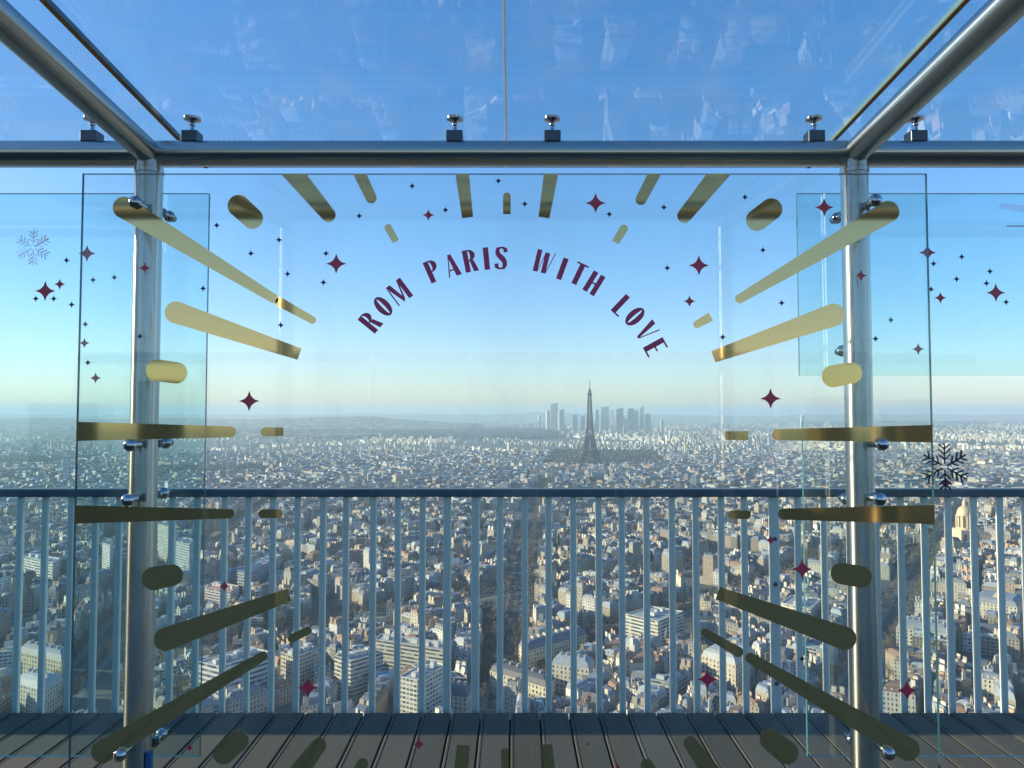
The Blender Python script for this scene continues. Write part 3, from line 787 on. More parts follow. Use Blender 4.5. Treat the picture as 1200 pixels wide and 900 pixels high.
for i, (dist, p, kind) in enumerate(vis):
    k = rt.randrange(4); sc_ = rt.uniform(.75, 1.2); rz = rt.uniform(0, 6.28)
    if i < 290:
        lab = 'bare brown winter tree in the grove left of the wedge-shaped corner block' if kind == 'g' else 'bare brown winter tree in a courtyard between town houses' if kind == 'c' else f'bare brown winter street tree lining the {street[kind]}'
        t = empty('bare_tree', (p.x, p.y, GZ), lab, 'tree', 'trees in the grove' if kind == 'g' else 'courtyard trees' if kind == 'c' else f'trees of the {street[kind]}')
        t.scale = (sc_,) * 3; t.rotation_euler.z = rz
        for nm, me in (('trunk', tree_src[k][0]), ('crown', tree_src[k][1])):
            o = bpy.data.objects.new(nm, me); link(o); o.parent = t
    else:
        for _ in range(70):
            q = Vector((p.x, p.y, GZ + 9)) + Vector((rt.gauss(0, 2.3), rt.gauss(0, 2.3), rt.gauss(0, 2)))
            d = Vector((rt.gauss(0, 1), rt.gauss(0, 1), rt.gauss(.5, 1))).normalized() * 1.6; n_ = d.orthogonal().normalized() * .5
            tree_rest.poly([q - n_, q + n_, q + d])
if tree_rest.f: tag(tree_rest.build('distant_street_trees', TW, merge=False), 'distant rows of bare street trees between the city blocks', 'trees', kind='stuff')
def canopy(name, poly, cell, h, label, seed):
    rn = random.Random(seed); xs = [p.x for p in poly]; ys = [p.y for p in poly]; mb = MB()
    nx = int((max(xs) - min(xs)) / cell) + 1; ny = int((max(ys) - min(ys)) / cell) + 1
    hh = [[GZ + h * rn.uniform(.35, 1.1) for _ in range(nx + 1)] for _ in range(ny + 1)]
    jj = [[(rn.uniform(-.3, .3) * cell, rn.uniform(-.3, .3) * cell) for _ in range(nx + 1)] for _ in range(ny + 1)]
    def pt(i, j): return (min(xs) + i * cell + jj[j][i][0], min(ys) + j * cell + jj[j][i][1], hh[j][i])
    for j in range(ny):
        for i in range(nx):
            if inpoly(Vector((min(xs) + (i + .5 + 2.5 * math.sin(j * .7) + rn.uniform(-2, 2)) * cell, min(ys) + (j + .5 + 2 * math.sin(i * .4)) * cell)), poly): mb.poly([pt(i, j), pt(i+1, j), pt(i+1, j+1), pt(i, j+1)])
    if mb.f: tag(mb.build(name, WOOD, merge=False), label, 'woodland', kind='stuff')
canopy('park_trees', PARKS[1], 9, 15, 'dark mass of park trees around the foot of the iron tower', 1)
0 and canopy('park_trees', PARKS[2], 6, 14, 'dark tree-lined lawn strip leading to the iron tower', 2)
canopy('park_trees', PARKS[3], 9, 14, 'dark park mass at far left above the handrail', 3)
canopy('park_trees', PARKS[4], 5, 13, 'dark garden trees right of the right post', 4)
canopy('park_trees', PARKS[5], 9, 13, 'dark park strip left of centre above the handrail', 5)
canopy('far_wood', [G(375, 514.5), G(655, 514.5), G(660, 503), G(385, 503)], 28, 18, 'broad dark wood on the far side of the city, left of the skyline towers', 6)

# ---- cars on the avenues
car_mats = [simple('car_paint_' + n, c, .25, .2, .05) for n, c in (('white', (.75, .75, .74)), ('grey', (.25, .26, .28)), ('black', (.03, .03, .035)), ('blue', (.06, .12, .28)), ('red', (.35, .04, .03)), ('silver', (.5, .51, .53)))]
CARGL = simple('car_glass', (.03, .04, .05), .1); TYRE = simple('tyre', (.02, .02, .02), .8)
car_me = []
for m in car_mats:
    mb = MB()
    lower = [(-2.15, .32), (2.15, .32), (2.2, .72), (1.3, .88), (-2.1, .95), (-2.2, .6)]
    cab = [(-1.75, .93), (1.05, .89), (.45, 1.42), (-1.35, 1.44)]
    for sh, wd, mi in ((lower, .88, 0), (cab, .74, 1)):
        mb.poly([(x, -wd, z) for x, z in sh], mi); mb.poly([(x, wd, z) for x, z in sh][::-1], mi)
        for i in range(len(sh)):
            (xa, za), (xb, zb) = sh[i], sh[(i + 1) % len(sh)]
            mb.poly([(xa, wd, za), (xa, -wd, za), (xb, -wd, zb), (xb, wd, zb)][::-1], 0 if (mi == 1 and i == 2) else mi)
    for wx in (-1.35, 1.35):
        for wy in (-.8, .8): mb.tube((wx, wy - .1, .33), (wx, wy + .1, .33), .33, n=10, m=2)
    o = mb.build('car', [m, CARGL, TYRE], merge=False, origin=(0, 0, 0)); car_me.append(o.data); bpy.data.objects.remove(o)
rc = random.Random(77); ncar = 0
cw = ['white', 'grey', 'black', 'blue', 'red', 'silver']
for ai, (pts, hw) in enumerate(AVENUES[:6]):
    for a, b in zip(pts, pts[1:]):
        L = (b - a).length; d = (b - a) / L; n_ = Vector((-d.y, d.x))
        for off, gap in ((-max(5.5, hw - 10) + 1.3, 6.5), (max(5.5, hw - 10) - 1.3, 6.5), (-2.6, 26), (2.6, 26)):
            k = rc.uniform(0, gap)
            while k < L:
                p = a + d * k + n_ * off; k += gap * rc.uniform(.85, 2.2)
                px, py = proj(p.x, p.y, GZ + 1)
                if not (5 < px < 1195 and py < 822 and p.y < 1150) or ncar > 285 or any(inpoly(p, q) for q in HERO): continue
                ci = rc.choice([0, 0, 1, 1, 2, 5, 5, 3, 4, 2]); par = gap < 10
                c = bpy.data.objects.new('car', car_me[ci]); link(c); c.location = (p.x, p.y, GZ + .28)
                c.rotation_euler.z = math.atan2(d.y, d.x) + (math.pi if off < 0 else 0); ncar += 1
                tag(c, f"small {cw[ci]} car {'parked at the kerb of' if par else 'driving along'} the {street[ai]}", 'car', f"{cw[ci]} cars {'parked' if par else 'driving'} on the {street[ai]}")
print('cars', ncar)
# ---- haze (one closed even volume round the scene)
hm = bpy.data.materials.new('haze'); hm.use_nodes = True; nt = hm.node_tree; nt.nodes.clear()
out = N(nt, 'OutputMaterial'); pv = N(nt, 'VolumePrincipled')
pv.inputs['Color'].default_value = (.54, .70, .83, 1); pv.inputs['Density'].default_value = .92e-4; pv.inputs['Anisotropy'].default_value = .1
nt.links.new(pv.outputs[0], out.inputs['Volume'])
mb = MB(); mb.box((-47000, -9500, GZ - 3), (47000, 47000, 135)); tag(mb.build('haze', hm), 'pale blue haze over the whole city', 'haze', kind='stuff')

# ================================================================= THE TERRACE
# --- tower top under the deck
mb = MB(); mb.box((-30, -20, GZ), (30, 3.92, -.16)); tag(mb.build('tower_roof', simple('dark_roof_slab', (.12, .12, .12), .9)), kind='structure')
# --- timber deck
def deck_mat():
    m, nt, p = newmat('weathered_decking')
    ge = N(nt, 'NewGeometry'); mp = N(nt, 'Mapping'); mp.inputs['Scale'].default_value = (60, 1.6, 1)
    nt.links.new(ge.outputs['Position'], mp.inputs[0]); nz = N(nt, 'TexNoise'); nz.inputs['Scale'].default_value = 1; nz.inputs['Detail'].default_value = 6
    nt.links.new(mp.outputs[0], nz.inputs['Vector'])
    n2 = N(nt, 'TexNoise'); n2.inputs['Scale'].default_value = 1.7; n2.inputs['Detail'].default_value = 5; nt.links.new(ge.outputs['Position'], n2.inputs['Vector'])
    at = N(nt, 'Attribute', attribute_name='col')
    c = mixc(nt, nz.outputs[0], (.033, .031, .022), (.068, .064, .045)); c = mixc(nt, math_(nt, 'MULTIPLY', n2.outputs[0], .5), c, (.09, .09, .085))
    c = mixc(nt, 1.0, c, at.outputs['Color'], 'MULTIPLY')
    nt.links.new(c, p.inputs['Base Color']); p.inputs['Roughness'].default_value = .7
    b = N(nt, 'Bump'); b.inputs['Strength'].default_value = .3; b.inputs['Distance'].default_value = .003; nt.links.new(nz.outputs[0], b.inputs['Height']); nt.links.new(b.outputs[0], p.inputs['Normal'])
    return m
mb = MB(); rd = random.Random(4); x = -13.0; pitch = .146
while x < 13:
    k = rd.uniform(.82, 1.15); col = (k, k * rd.uniform(.97, 1.0), k * rd.uniform(.93, 1.0)); b0, b1 = -6.2, 3.64
    w_ = .139; c_ = .004
    pr = [(0, -.028), (0, -c_), (c_, 0), (.012, 0), (.0135, -.004), (.0165, -.004), (.018, 0), (w_ - c_, 0), (w_, -c_), (w_, -.028)]
    for (xa, za), (xb, zb) in zip(pr, pr[1:]):
        mb.poly([(x + xa, b0, za), (x + xb, b0, zb), (x + xb, b1, zb), (x + xa, b1, za)], 0, col)
    mb.poly([(x + a, b1, z) for a, z in pr][::-1], 0, col)
    x += pitch
tag(mb.build('deck', deck_mat(), attrs=True), kind='structure')
mb = MB(); mb.box((-13, -6.2, -.159), (13, 3.63, -.0285)); tag(mb.build('deck_joists', simple('black_underlay', (.015, .015, .015), .9)), kind='structure')

scm = MB()
k_ = 0; x = -13.0
while x < 13:
    for yy in (-5.5, -4.3, -3.1, -1.9, -.7, .5, 1.7, 2.9, 3.52):
        for dx in (.035, .105): scm.lathe((x + dx, yy, .0002), (0, 0, 1), [(.0042, 0), (.0042, .0008), (0, .0009)], 8)
    x += pitch
tag(scm.build('deck_screws', M['dark_steel'], merge=False), kind='structure')
# --- railing
RY = 3.72
rail = empty('railing', (0, RY, -.15), 'long grey-blue metal railing with flat bars along the deck edge', 'railing')
rz = P(600, 577, RY).z
mb = MB(); mb.box((-8, RY - .03, rz - .021), (8, RY + .03, rz + .021)); mb.build('handrail', M['rail'], rail, bevel=.006)
bars = [(x, .033) for x in BARS]
bars += [(22 - 29.2 * k, .033) for k in range(1, 28)] + [(1174 + 29.2 * k, .033) for k in range(1, 28)]
rr_ = random.Random(8)
for px, wd in bars:
    if px in (524, 557): wd = .042
    nm = 'bar'
    if px == 908: wd = .052; nm = 'rail_post'
    X = P(px, 700, RY).x
    mb = MB(); dz = rr_.uniform(-.001, .001)
    mb.box((X - wd / 2, RY - .011 + dz, -.16), (X + wd / 2, RY + .011 + dz, rz - .0215)); o = mb.build(nm, M['paint'], rail, bevel=.007)
    if px == 908:
        for z in (.12, .45, .62, .85):
            m2 = MB(); m2.lathe((X, RY - .0125, z), (0, -1, 0), [(.011, 0), (.011, .004), (.006, .008), (0.0, .009)], 12); m2.build('bolt', M['dark_steel'], o)

# --- steel frame with sloping rafters
PY = 2.5; SL = math.tan(math.atan((563 - 483) / F)); BR = .044
XL, XR = P(173, 300, PY).x, P(1003, 300, PY).x
ZB = P(600, 180, PY).z; RBY = .75; ZR = ZB + SL * (PY - RBY)
frame = empty('steel_canopy_frame', (0, PY, 0), 'brushed steel tube canopy frame with posts, cross beam and sloping rafters', 'frame')
XO = XR - XL
for x, r_ in ((XL, .046), (XR, .046), (XL - XO, .046), (XR + XO, .046)):
    mb = MB(); mb.tube((x, PY, 0.012), (x, PY, ZB - .02), r_, n=48); o = mb.build('post', M['steel'], frame, smooth=True)
    m2 = MB(); m2.lathe((x, PY, 0.0), (0, 0, 1), [(.0, 0), (.095, 0), (.095, .010), (.055, .012), (.052, .03), (.0465, .032)], 40); m2.build('base_flange', M['steel'], o, smooth=True)
    m2 = MB(); m2.lathe((x, PY, ZB - .075), (0, 0, 1), [(.0462, 0), (.0485, .002), (.0485, .018), (.0462, .02)], 40); m2.build('collar', M['steel'], o, smooth=True)
for x0, x1 in ((XL - XO - .02, XL - .034), (XL + .03, XR - .03), (XR + .034, XR + XO + .02)):
    mb = MB(); mb.tube((x0, PY, ZB), (x1, PY, ZB), BR, n=48); mb.build('cross_beam', M['steel_x'], frame, smooth=True)
for x in (XL, XR, XL - XO, XR + XO):
    mb = MB(); mb.tube((x, PY + .03, ZB - SL * .03), (x, RBY, ZR), BR, n=48); mb.build('rafter', M['steel_y'], frame, smooth=True)
    mb = MB(); mb.tube((x, RBY, .012), (x, RBY, ZR), BR, n=40); mb.build('rear_post', M['steel'], frame, smooth=True)
mb = MB(); mb.tube((XL - XO - .3, RBY - .02, ZR + .07), (XR + XO + .3, RBY - .02, ZR + .07), .05, n=40); mb.build('rear_beam', M['steel_x'], frame, smooth=True)
M['blue_plate'] = M['blue']
mb = MB(); p = P(175, 892, PY - .02); mb.box((p.x - .008, PY - .03, p.z - .05), (p.x + .008, PY - .01, p.z + .03)); mb.build('blue_tag', M['blue'], frame)
# roof fittings
RG = ZB + .135                   # underside of the roof glass above the beam
for px in (108, 225, 533, 647, 954, 1073, -60, 1240):
    X = P(px, 158, PY).x
    blk = MB(); blk.box((X - .029, PY - .026, ZB + .036), (X + .029, PY + .026, ZB + .076)); o = blk.build('fitting_block', M['dark_steel'], frame, bevel=.003)
    m2 = MB(); m2.lathe((X, PY, ZB + .0765), (0, 0, 1), [(0, 0), (.012, 0), (.008, .008), (.007, .020), (.010, .024), (.010, .030), (.007, .036), (.029, .044), (.030, .052), (0, .0535)], 28); m2.build('disc_clamp', M['chrome'], o, smooth=True)
# glass clamps on the posts
def clamp(px, py, postx, front):
    Yb = (2.40 if front else 2.60); p = P(px, py, 2.37 if front else 2.58)
    s = 1 if p.x > postx else -1; x0 = postx + s * .030
    b = MB(); ya = PY - .035 if front else PY + .035
    lo, hi = sorted((x0, p.x + s * .012)); b.box((lo, min(ya - .012, ya + .012), p.z - .014), (hi, ya + .012, p.z + .014)); o = b.build('glass_clamp', M['dark_steel'], frame, bevel=.003)
    m2 = MB(); yy = 2.393 if front else 2.593
    m2.lathe((p.x, yy, p.z), (0, -1, 0), [(.0, -.001), (.020, 0), (.021, .004), (.0205, .011), (.016, .018), (.008, .022), (0, .0232)], 32); m2.build('button', M['chrome'], o, smooth=True)
    m3 = MB(); y0 = 2.4065 if front else 2.6065; y1 = ya - .013 if front else 2.62
    if y1 > y0: m3.tube((p.x, y0, p.z), (p.x, y1, p.z), .013, n=20); m3.build('spacer', M['chrome'], o, smooth=True)
    if not front: m3.tube((p.x, PY + .035, p.z), (p.x, 2.592, p.z), .011, n=20); m3.build('spacer', M['chrome'], o, smooth=True)
for px, py in ((155, 235), (149, 522), (146, 587), (137, 888)): clamp(px, py, XL, True)
for px, py in ((197, 253), (193, 519), (190, 578), (188, 862)): clamp(px, py, XL, False)
for px, py in ((1029, 233), (1037, 521), (1034, 586), (1045, 886)): clamp(px, py, XR, True)
for px, py in ((982, 255), (988, 411), (993, 585), (1000, 868)): clamp(px, py, XR, False)

# --- glass
def glass_panel(name, x0, x1, z0, z1, Y, mat, label, group=None, t=.012):
    mb = MB()
    a = (x0, Y - t/2, z0); b = (x1, Y + t/2, z1)
    mb.box(a, b)
    mb.m = [1, 1, 0, 1, 0, 1]
    o = mb.build(name, [mat, M['edge']]); return tag(o, label, 'glass panel', group)
CY = 2.40
cx0 = (P(101, 207, CY).x + P(80, 900, CY).x) / 2 - .003; cx1 = (P(1083, 207, CY).x + P(1103, 900, CY).x) / 2
cz1 = P(600, 204, CY).z
centre = glass_panel('glass_screen', cx0, cx1, .255, cz1, CY, M['glass'], 'large centre glass screen with gold sunburst bars, red stars and arched lettering')
SY = 2.60
left = glass_panel('glass_screen', P(-300, 227, SY).x, (P(249, 227, SY).x + P(231, 886, SY).x) / 2, P(600, 886, SY).z, P(600, 227, SY).z, SY, M['side_glass'], 'left side glass screen with red stars, tucked behind the left post')
rx0 = P(935, 330, SY).x
right = glass_panel('glass_screen', rx0, P(1500, 227, SY).x, P(600, 440, SY).z, P(600, 227, SY).z, SY, M['side_glass'], 'upper right glass screen with stars, its bottom edge above the horizon')
right2 = glass_panel('glass_screen', P(943, 700, SY).x, P(1500, 227, SY).x, P(600, 886, SY).z, P(600, 493, SY).z, SY, M['glass'], 'lower right glass screen behind the right post, reaching below the railing')
# roof glass, sloping towards the edge
def roof_panel(x0, x1, label):
    t = .016; y0, y1 = RBY - .15, PY + .42
    def zz(y): return RG + SL * (PY - y)
    mb = MB(); q = [(x0, y0, zz(y0)), (x1, y0, zz(y0)), (x1, y1, zz(y1)), (x0, y1, zz(y1))]; u = [(a, b, c + t) for a, b, c in q]
    mb.poly(q[::-1], 0); mb.poly(u, 0)
    for i in range(4):
        j = (i + 1) % 4; mb.poly([q[i], q[j], u[j], u[i]], 1)
    o = tag(mb.build('roof_glass_panel', [M['roof_glass'], M['roof_edge']]), label, 'glass panel', 'sloping glass roof panels'); return o, zz, y0, y1
sL, sC, sR = -1.262, -.022, 1.222
wP = 1.22
rp = [roof_panel(sC - 1.232, sC - .004, 'roof glass panel left of the central seam over the lettering'), roof_panel(sC + .004, sR - .008, 'roof glass panel right of the central seam over the lettering'),
      roof_panel(sL - wP, sL - .008, 'roof glass panel at the far left beyond the left rafter'), roof_panel(sR + .008, sR + wP, 'roof glass panel at the far right beyond the right rafter')]
for (o, zz, y0, y1), xs_ in zip(rp, (sC, sR, sL, None)):
    if xs_ is None: continue
    mb = MB(); hw = .0075 if xs_ != sC else .0035
    q = [(xs_ - hw, y0, zz(y0) - .003), (xs_ + hw, y0, zz(y0) - .003), (xs_ + hw, y1, zz(y1) - .003), (xs_ - hw, y1, zz(y1) - .003)]; u = [(a, b, c + .02) for a, b, c in q]
    mb.poly(q[::-1]); mb.poly(u)
    for i in range(4): j = (i + 1) % 4; mb.poly([q[i], q[j], u[j], u[i]])
    mb.build('seal', M['seal_brown'] if xs_ != sC else M['seal_clear'], o)

# --- foil and vinyl on the glass
FY = CY - .0065
class Flat:                      # thin pieces lying on a glass face
    def __init__(s, Y): s.Y = Y; s.mb = MB(); s.k = 0
    def poly2(s, pts):           # pts in (x, z)
        t = .0004 + .00012 * s.k; s.k += 1; n = len(pts)
        ar = sum(pts[i-1][0] * pts[i][1] - pts[i][0] * pts[i-1][1] for i in range(n))
        if ar < 0: pts = pts[::-1]
        f = [(x, s.Y - t, z) for x, z in pts]; b = [(x, s.Y, z) for x, z in pts]
        s.mb.poly(f); s.mb.poly(b[::-1])
        for i in range(n): j = (i + 1) % n; s.mb.poly([f[j], f[i], b[i], b[j]])
def clip_poly(pts, x0, x1, z1, z0=-9):
    def cl(pts, inside, inter):
        out = []
        for i in range(len(pts)):
            a, b = pts[i - 1], pts[i]
            if inside(b):
                if not inside(a): out.append(inter(a, b))
                out.append(b)
            elif inside(a): out.append(inter(a, b))
        return out
    for ax, v, s in ((0, x0, 1), (0, x1, -1), (1, z1, -1), (1, z0, 1)):
        pts = cl(pts, lambda p: s * (p[ax] - v) >= 0, lambda a, b: tuple(a[k] + (b[k] - a[k]) * (v - a[ax]) / (b[ax] - a[ax]) for k in (0, 1)))
        if not pts: return pts
    return pts
def gold_bar(parent, A, B, wa, wb, ra=True, rb=True, mat='gold', Y=FY, lim=None, name='gold_bar'):
    a = P(*A, Y); b = P(*B, Y); a = Vector((a.x, a.z)); b = Vector((b.x, b.z)); m = Y / F
    ra_, rb_ = wa / 2 * m, wb / 2 * m; d = (b - a).normalized(); n_ = Vector((-d.y, d.x)); pts = []
    if rb: pts += [tuple(b + (n_ * math.cos(t) + d * math.sin(t)) * rb_) for t in [math.pi * i / 14 for i in range(15)]]
    else: pts += [tuple(b + n_ * rb_), tuple(b - n_ * rb_)]
    if ra: pts += [tuple(a + (-n_ * math.cos(t) - d * math.sin(t)) * ra_) for t in [math.pi * i / 14 for i in range(15)]]
    else: pts += [tuple(a - n_ * ra_), tuple(a + n_ * ra_)]
    lx0, lx1, lz1, lz0 = lim or (cx0 + .001, cx1 - .001, cz1 - .001, .257)
    pts = clip_poly(pts, lx0, lx1, lz1, lz0)
    if len(pts) < 3: return
    f = Flat(Y); f.poly2(pts); return f.mb.build(name, M[mat], parent, merge=False)
BARSG = [  # inner end, outer end, inner width, outer width, inner round, outer round
    ((385, 252), (338, 196), 17, 24, 1, 1), ((435, 232), (418, 196), 13, 15, 1, 1), ((548, 255), (540, 190), 13, 17, 0, 1), ((594, 251), (594, 230), 9, 9, 0, 1),
    ((637.5, 255), (648, 190), 13, 18, 0, 1), ((751, 234), (771, 196), 13, 15, 1, 1), ((802, 253), (850, 194), 17, 24, 1, 1), ((296, 256), (279.5, 241), 25, 26, 1, 1),
    ((887, 258), (904, 245), 26, 26, 1, 1), ((464, 283), (455, 267), 8, 9, 0, 1), ((721, 284), (731, 268), 9, 10, 0, 1),
    ((321, 350), (145, 243), 11, 26, 1, 1), ((366, 375), (328, 354), 9, 11, 1, 1), ((351, 415), (206, 366), 14, 26, 0, 1), ((207, 437), (184, 434), 25, 26, 1, 1),
    ((270, 506), (80, 505.5), 13, 23, 1, 0), ((332, 506), (311, 506), 10, 11, 0, 1), ((269, 602), (78, 603), 11, 22, 1, 0), ((326, 602), (308, 602), 10, 10, 1, 1),
    ((202, 674), (180, 678), 25, 27, 1, 1), ((339, 697), (194, 749), 15, 27, 0, 1), ((361, 739), (342, 748), 9, 10, 1, 1), ((308, 769), (120, 881), 11, 26, 1, 1),
    ((280, 868), (262, 883), 23, 25, 1, 1), ((374, 873), (345, 912), 17, 23, 1, 1), ((425, 895), (412, 920), 13, 15, 1, 1), ((543, 873), (538, 930), 15, 17, 0, 1), ((592, 877), (592, 920), 9, 9, 0, 1),
    ((640, 872), (645, 930), 14, 17, 0, 1), ((758, 896), (772, 920), 14, 15, 1, 1), ((809, 871), (838, 912), 16, 22, 1, 1), ((903, 867), (922, 882), 25, 27, 1, 1),
    ((826, 741), (865, 764), 9, 12, 1, 1), ((879, 771), (1064, 878), 12, 27, 1, 1), ((841, 695), (990, 748), 15, 27, 0, 1), ((986, 672), (1009, 676), 25, 25, 1, 1),
    ((858, 603), (875, 603), 10, 10, 1, 1), ((918, 602.5), (1110, 603), 13, 23, 1, 0), ((850, 510.5), (877, 510.5), 10, 11, 0, 0), ((911, 509.5), (1110, 508), 13, 21, 1, 0),
    ((998, 437), (976, 441), 25, 26, 1, 1), ((836, 418), (977, 369), 14, 27, 0, 1), ((867, 350), (1041, 248), 11, 26, 1, 1), ((817, 380), (833, 371), 9, 11, 1, 0)]
for A, B, wa, wb, ra, rb_ in BARSG: gold_bar(centre, A, B, wa, wb, bool(ra), bool(rb_))
gold_bar(right, (1174, 241), (1225, 248), 6, 9, True, True, 'silver', SY - .0065, (rx0, 3, 3, 0), 'silver_bar')
gold_bar(right, (1180, 265), (1225, 265), 2, 3, True, True, 'silver', SY - .0065, (rx0, 3, 3, 0), 'silver_bar')

def star(parent, px, py, r_, mat, Y):
    p = P(px, py, Y); f = Flat(Y); m = r_ * Y / F; pts = []
    for k in range(4):
        a = k * math.pi / 2; b = a + math.pi / 2
        pts.append((p.x + m * math.cos(a), p.z + m * math.sin(a)))
        for t in (.3, .5, .7):
            q = (1 - t) * (1 - t), 2 * t * (1 - t) * .16, t * t
            pts.append((p.x + m * (q[0] * math.cos(a) + q[1] * (math.cos(a) + math.cos(b)) + q[2] * math.cos(b)), p.z + m * (q[0] * math.sin(a) + q[1] * (math.sin(a) + math.sin(b)) + q[2] * math.sin(b))))
    f.poly2(pts); o = f.mb.build('star', M[mat], parent, merge=False)
STARS = [(394, 309, 12), (698, 238, 12), (819, 311, 12), (808, 353, 7), (292, 470, 12), (903, 467, 12), (502, 252, 7), (966, 243, 11), (1009, 323, 7), (169.5, 314, 7), (361, 806, 12), (263, 687, 6.5),
         (940, 667, 12), (903, 633, 6), (829, 796, 12), (1063, 809, 12), (491, 872, 7), (222, 876, 5), (724, 902, 7), (689, 872, 2.5)]
DOTS = [(327, 281), (294, 297), (382, 297), (421, 253), (337, 321), (379, 331), (483, 218), (522, 246), (584, 212), (615, 239), (714, 251), (778, 243), (782, 314), (873, 231), (894, 293), (978, 256), (254, 264), (238, 338),
        (329, 381), (164, 394), (916, 355), (847, 395), (1026, 397), (940, 772)]
for x, y_, r_ in STARS: star(centre, x, y_, r_, 'red', FY)
for x, y_ in DOTS: star(centre, x, y_, 4, 'navy', FY)
SF = SY - .0065
for x, y_, r_ in [(53, 341, 12), (70, 333, 6.5), (102, 297, 10), (99, 402, 6), (112, 443, 6.5)]: star(left, x, y_, r_, 'red', SF)
for x, y_ in [(42, 350), (63, 350), (84, 357), (100, 380), (103, 425), (109, 328), (134, 325), (78, 305)]: star(left, x, y_, 4, 'navy', SF)
for x, y_, r_ in [(1167, 343, 11), (1102, 349, 7), (1087, 296, 10), (1076, 409, 7)]: star(right, x, y_, r_, 'red', SF)
for x, y_ in [(1127, 301), (1094, 309), (1160, 318), (1121, 327), (1156, 332), (1091, 339), (1179, 354), (1044, 375)]: star(right, x, y_, 4, 'navy', SF)
def snowflake(parent, px, py, r_, mat, Y):
    p = P(px, py, Y); m = r_ * Y / F; f = Flat(Y); c = Vector((p.x, p.z))
    def bar(a, b, w_):
        d = (b - a).normalized() * w_; n_ = Vector((-d.y, d.x)); f.poly2([tuple(a + n_), tuple(b + n_), tuple(b - n_), tuple(a - n_)])
    for k in range(6):
        a = math.pi / 2 + k * math.pi / 3; u = Vector((math.cos(a), math.sin(a)))
        bar(c + u * m * .12, c + u * m, m * .028)
        for t in (.30, .52, .74):
            for s in (-1, 1):
                u2 = Vector((math.cos(a + s * .85), math.sin(a + s * .85))); bar(c + u * m * t, c + u * m * t + u2 * m * (.34 - .1 * abs(t - .52)), m * .028)
    f.mb.build('snowflake', M[mat], parent, merge=False)
snowflake(left, 39, 290, 21, 'silver', SF)
snowflake(right2, 1107, 547, 28, 'black', SF)
star(right2, 1108, 566, 8, 'red', SF - .001)

# lettering: condensed display capitals, heavy stems and hairlines
def rect(x0, y0, x1, y1): return [(x0, y0), (x1, y0), (x1, y1), (x0, y1)]
def bowl(cx_, cy2, rx, ry, ix, iy, a0, a1, n=14):
    ps = []
    for i in range(n):
        t0 = R(a0 + (a1 - a0) * i / n); t1 = R(a0 + (a1 - a0) * (i + 1) / n)
        ps.append([(cx_ + rx*math.cos(t0), cy2 + ry*math.sin(t0)), (cx_ + rx*math.cos(t1), cy2 + ry*math.sin(t1)), (cx_ + ix*math.cos(t1), cy2 + iy*math.sin(t1)), (cx_ + ix*math.cos(t0), cy2 + iy*math.sin(t0))])
    return ps
def sglyph():
    ps = []; pts = [(.46, .76), (.45, .90), (.36, .965), (.25, .97), (.13, .93), (.10, .80), (.13, .67), (.24, .56), (.34, .45), (.41, .33), (.42, .18), (.36, .06), (.25, .03), (.13, .05), (.06, .12), (.04, .26)]
    wd = [.09, .09, .05, .035, .08, .10, .11, .12, .12, .11, .10, .07, .035, .05, .09, .09]
    for i in range(len(pts) - 1):
        a, b = Vector(pts[i]), Vector(pts[i+1]); d = (b - a).normalized(); n_ = Vector((-d.y, d.x))
        pa = Vector(pts[i-1]) if i else a; da = (b - pa).normalized(); na = Vector((-da.y, da.x)); pb = Vector(pts[i+2]) if i + 2 < len(pts) else b; db = (pb - a).normalized(); nb = Vector((-db.y, db.x))
        ps.append([tuple(a + na*wd[i]), tuple(b + nb*wd[i+1]), tuple(b - nb*wd[i+1]), tuple(a - na*wd[i])])
    return ps
GL = {
    'I': (.24, [rect(0, 0, .24, 1)]),
    'L': (.46, [rect(0, 0, .24, 1), rect(.24, 0, .46, .075)]),
    'T': (.56, [rect(.16, 0, .40, .925), rect(0, .925, .56, 1)]),
    'H': (.60, [rect(0, 0, .23, 1), rect(.37, 0, .60, 1), rect(.23, .46, .37, .53)]),
    'E': (.50, [rect(0, 0, .24, 1), rect(.24, .925, .50, 1), rect(.24, .46, .44, .53), rect(.24, 0, .50, .075)]),
    'P': (.54, [rect(0, 0, .23, 1)] + bowl(.23, .73, .31, .27, .09, .215, -90, 90)),
    'R': (.58, [rect(0, 0, .23, 1)] + bowl(.23, .74, .31, .26, .09, .205, -90, 90) + [[(.27, .48), (.44, .52), (.60, 0), (.37, 0)]]),
    'O': (.58, bowl(.29, .5, .29, .51, .055, .42, 0, 360, 32)),
    'S': (.50, sglyph()),
    'A': (.60, [[(0, 0), (.055, 0), (.265, .97), (.22, 1)], [(.20, 1), (.36, 1), (.60, 0), (.35, 0)], rect(.10, .27, .34, .33)]),
    'V': (.60, [[(0, 1), (.24, 1), (.36, 0), (.25, 0)], [(.545, 1), (.60, 1), (.37, .0), (.335, .03)]]),
    'W': (.84, [rect(0, 0, .21, 1), [(.21, 0), (.21, .12), (.37, .86), (.37, .70)], rect(.37, 0, .58, .93), [(.58, 0), (.58, .12), (.80, 1), (.84, 1)]]),
    'M': (.80, [[(0, 0), (.06, 0), (.06, .80), (0, .9)], [(0, 1), (.23, 1), (.44, .12), (.33, .0)], [(.44, .12), (.40, .28), (.58, .98), (.58, .72)], rect(.58, 0, .80, 1)]),
}
LET = Flat(FY - .0002); hL = 26.5
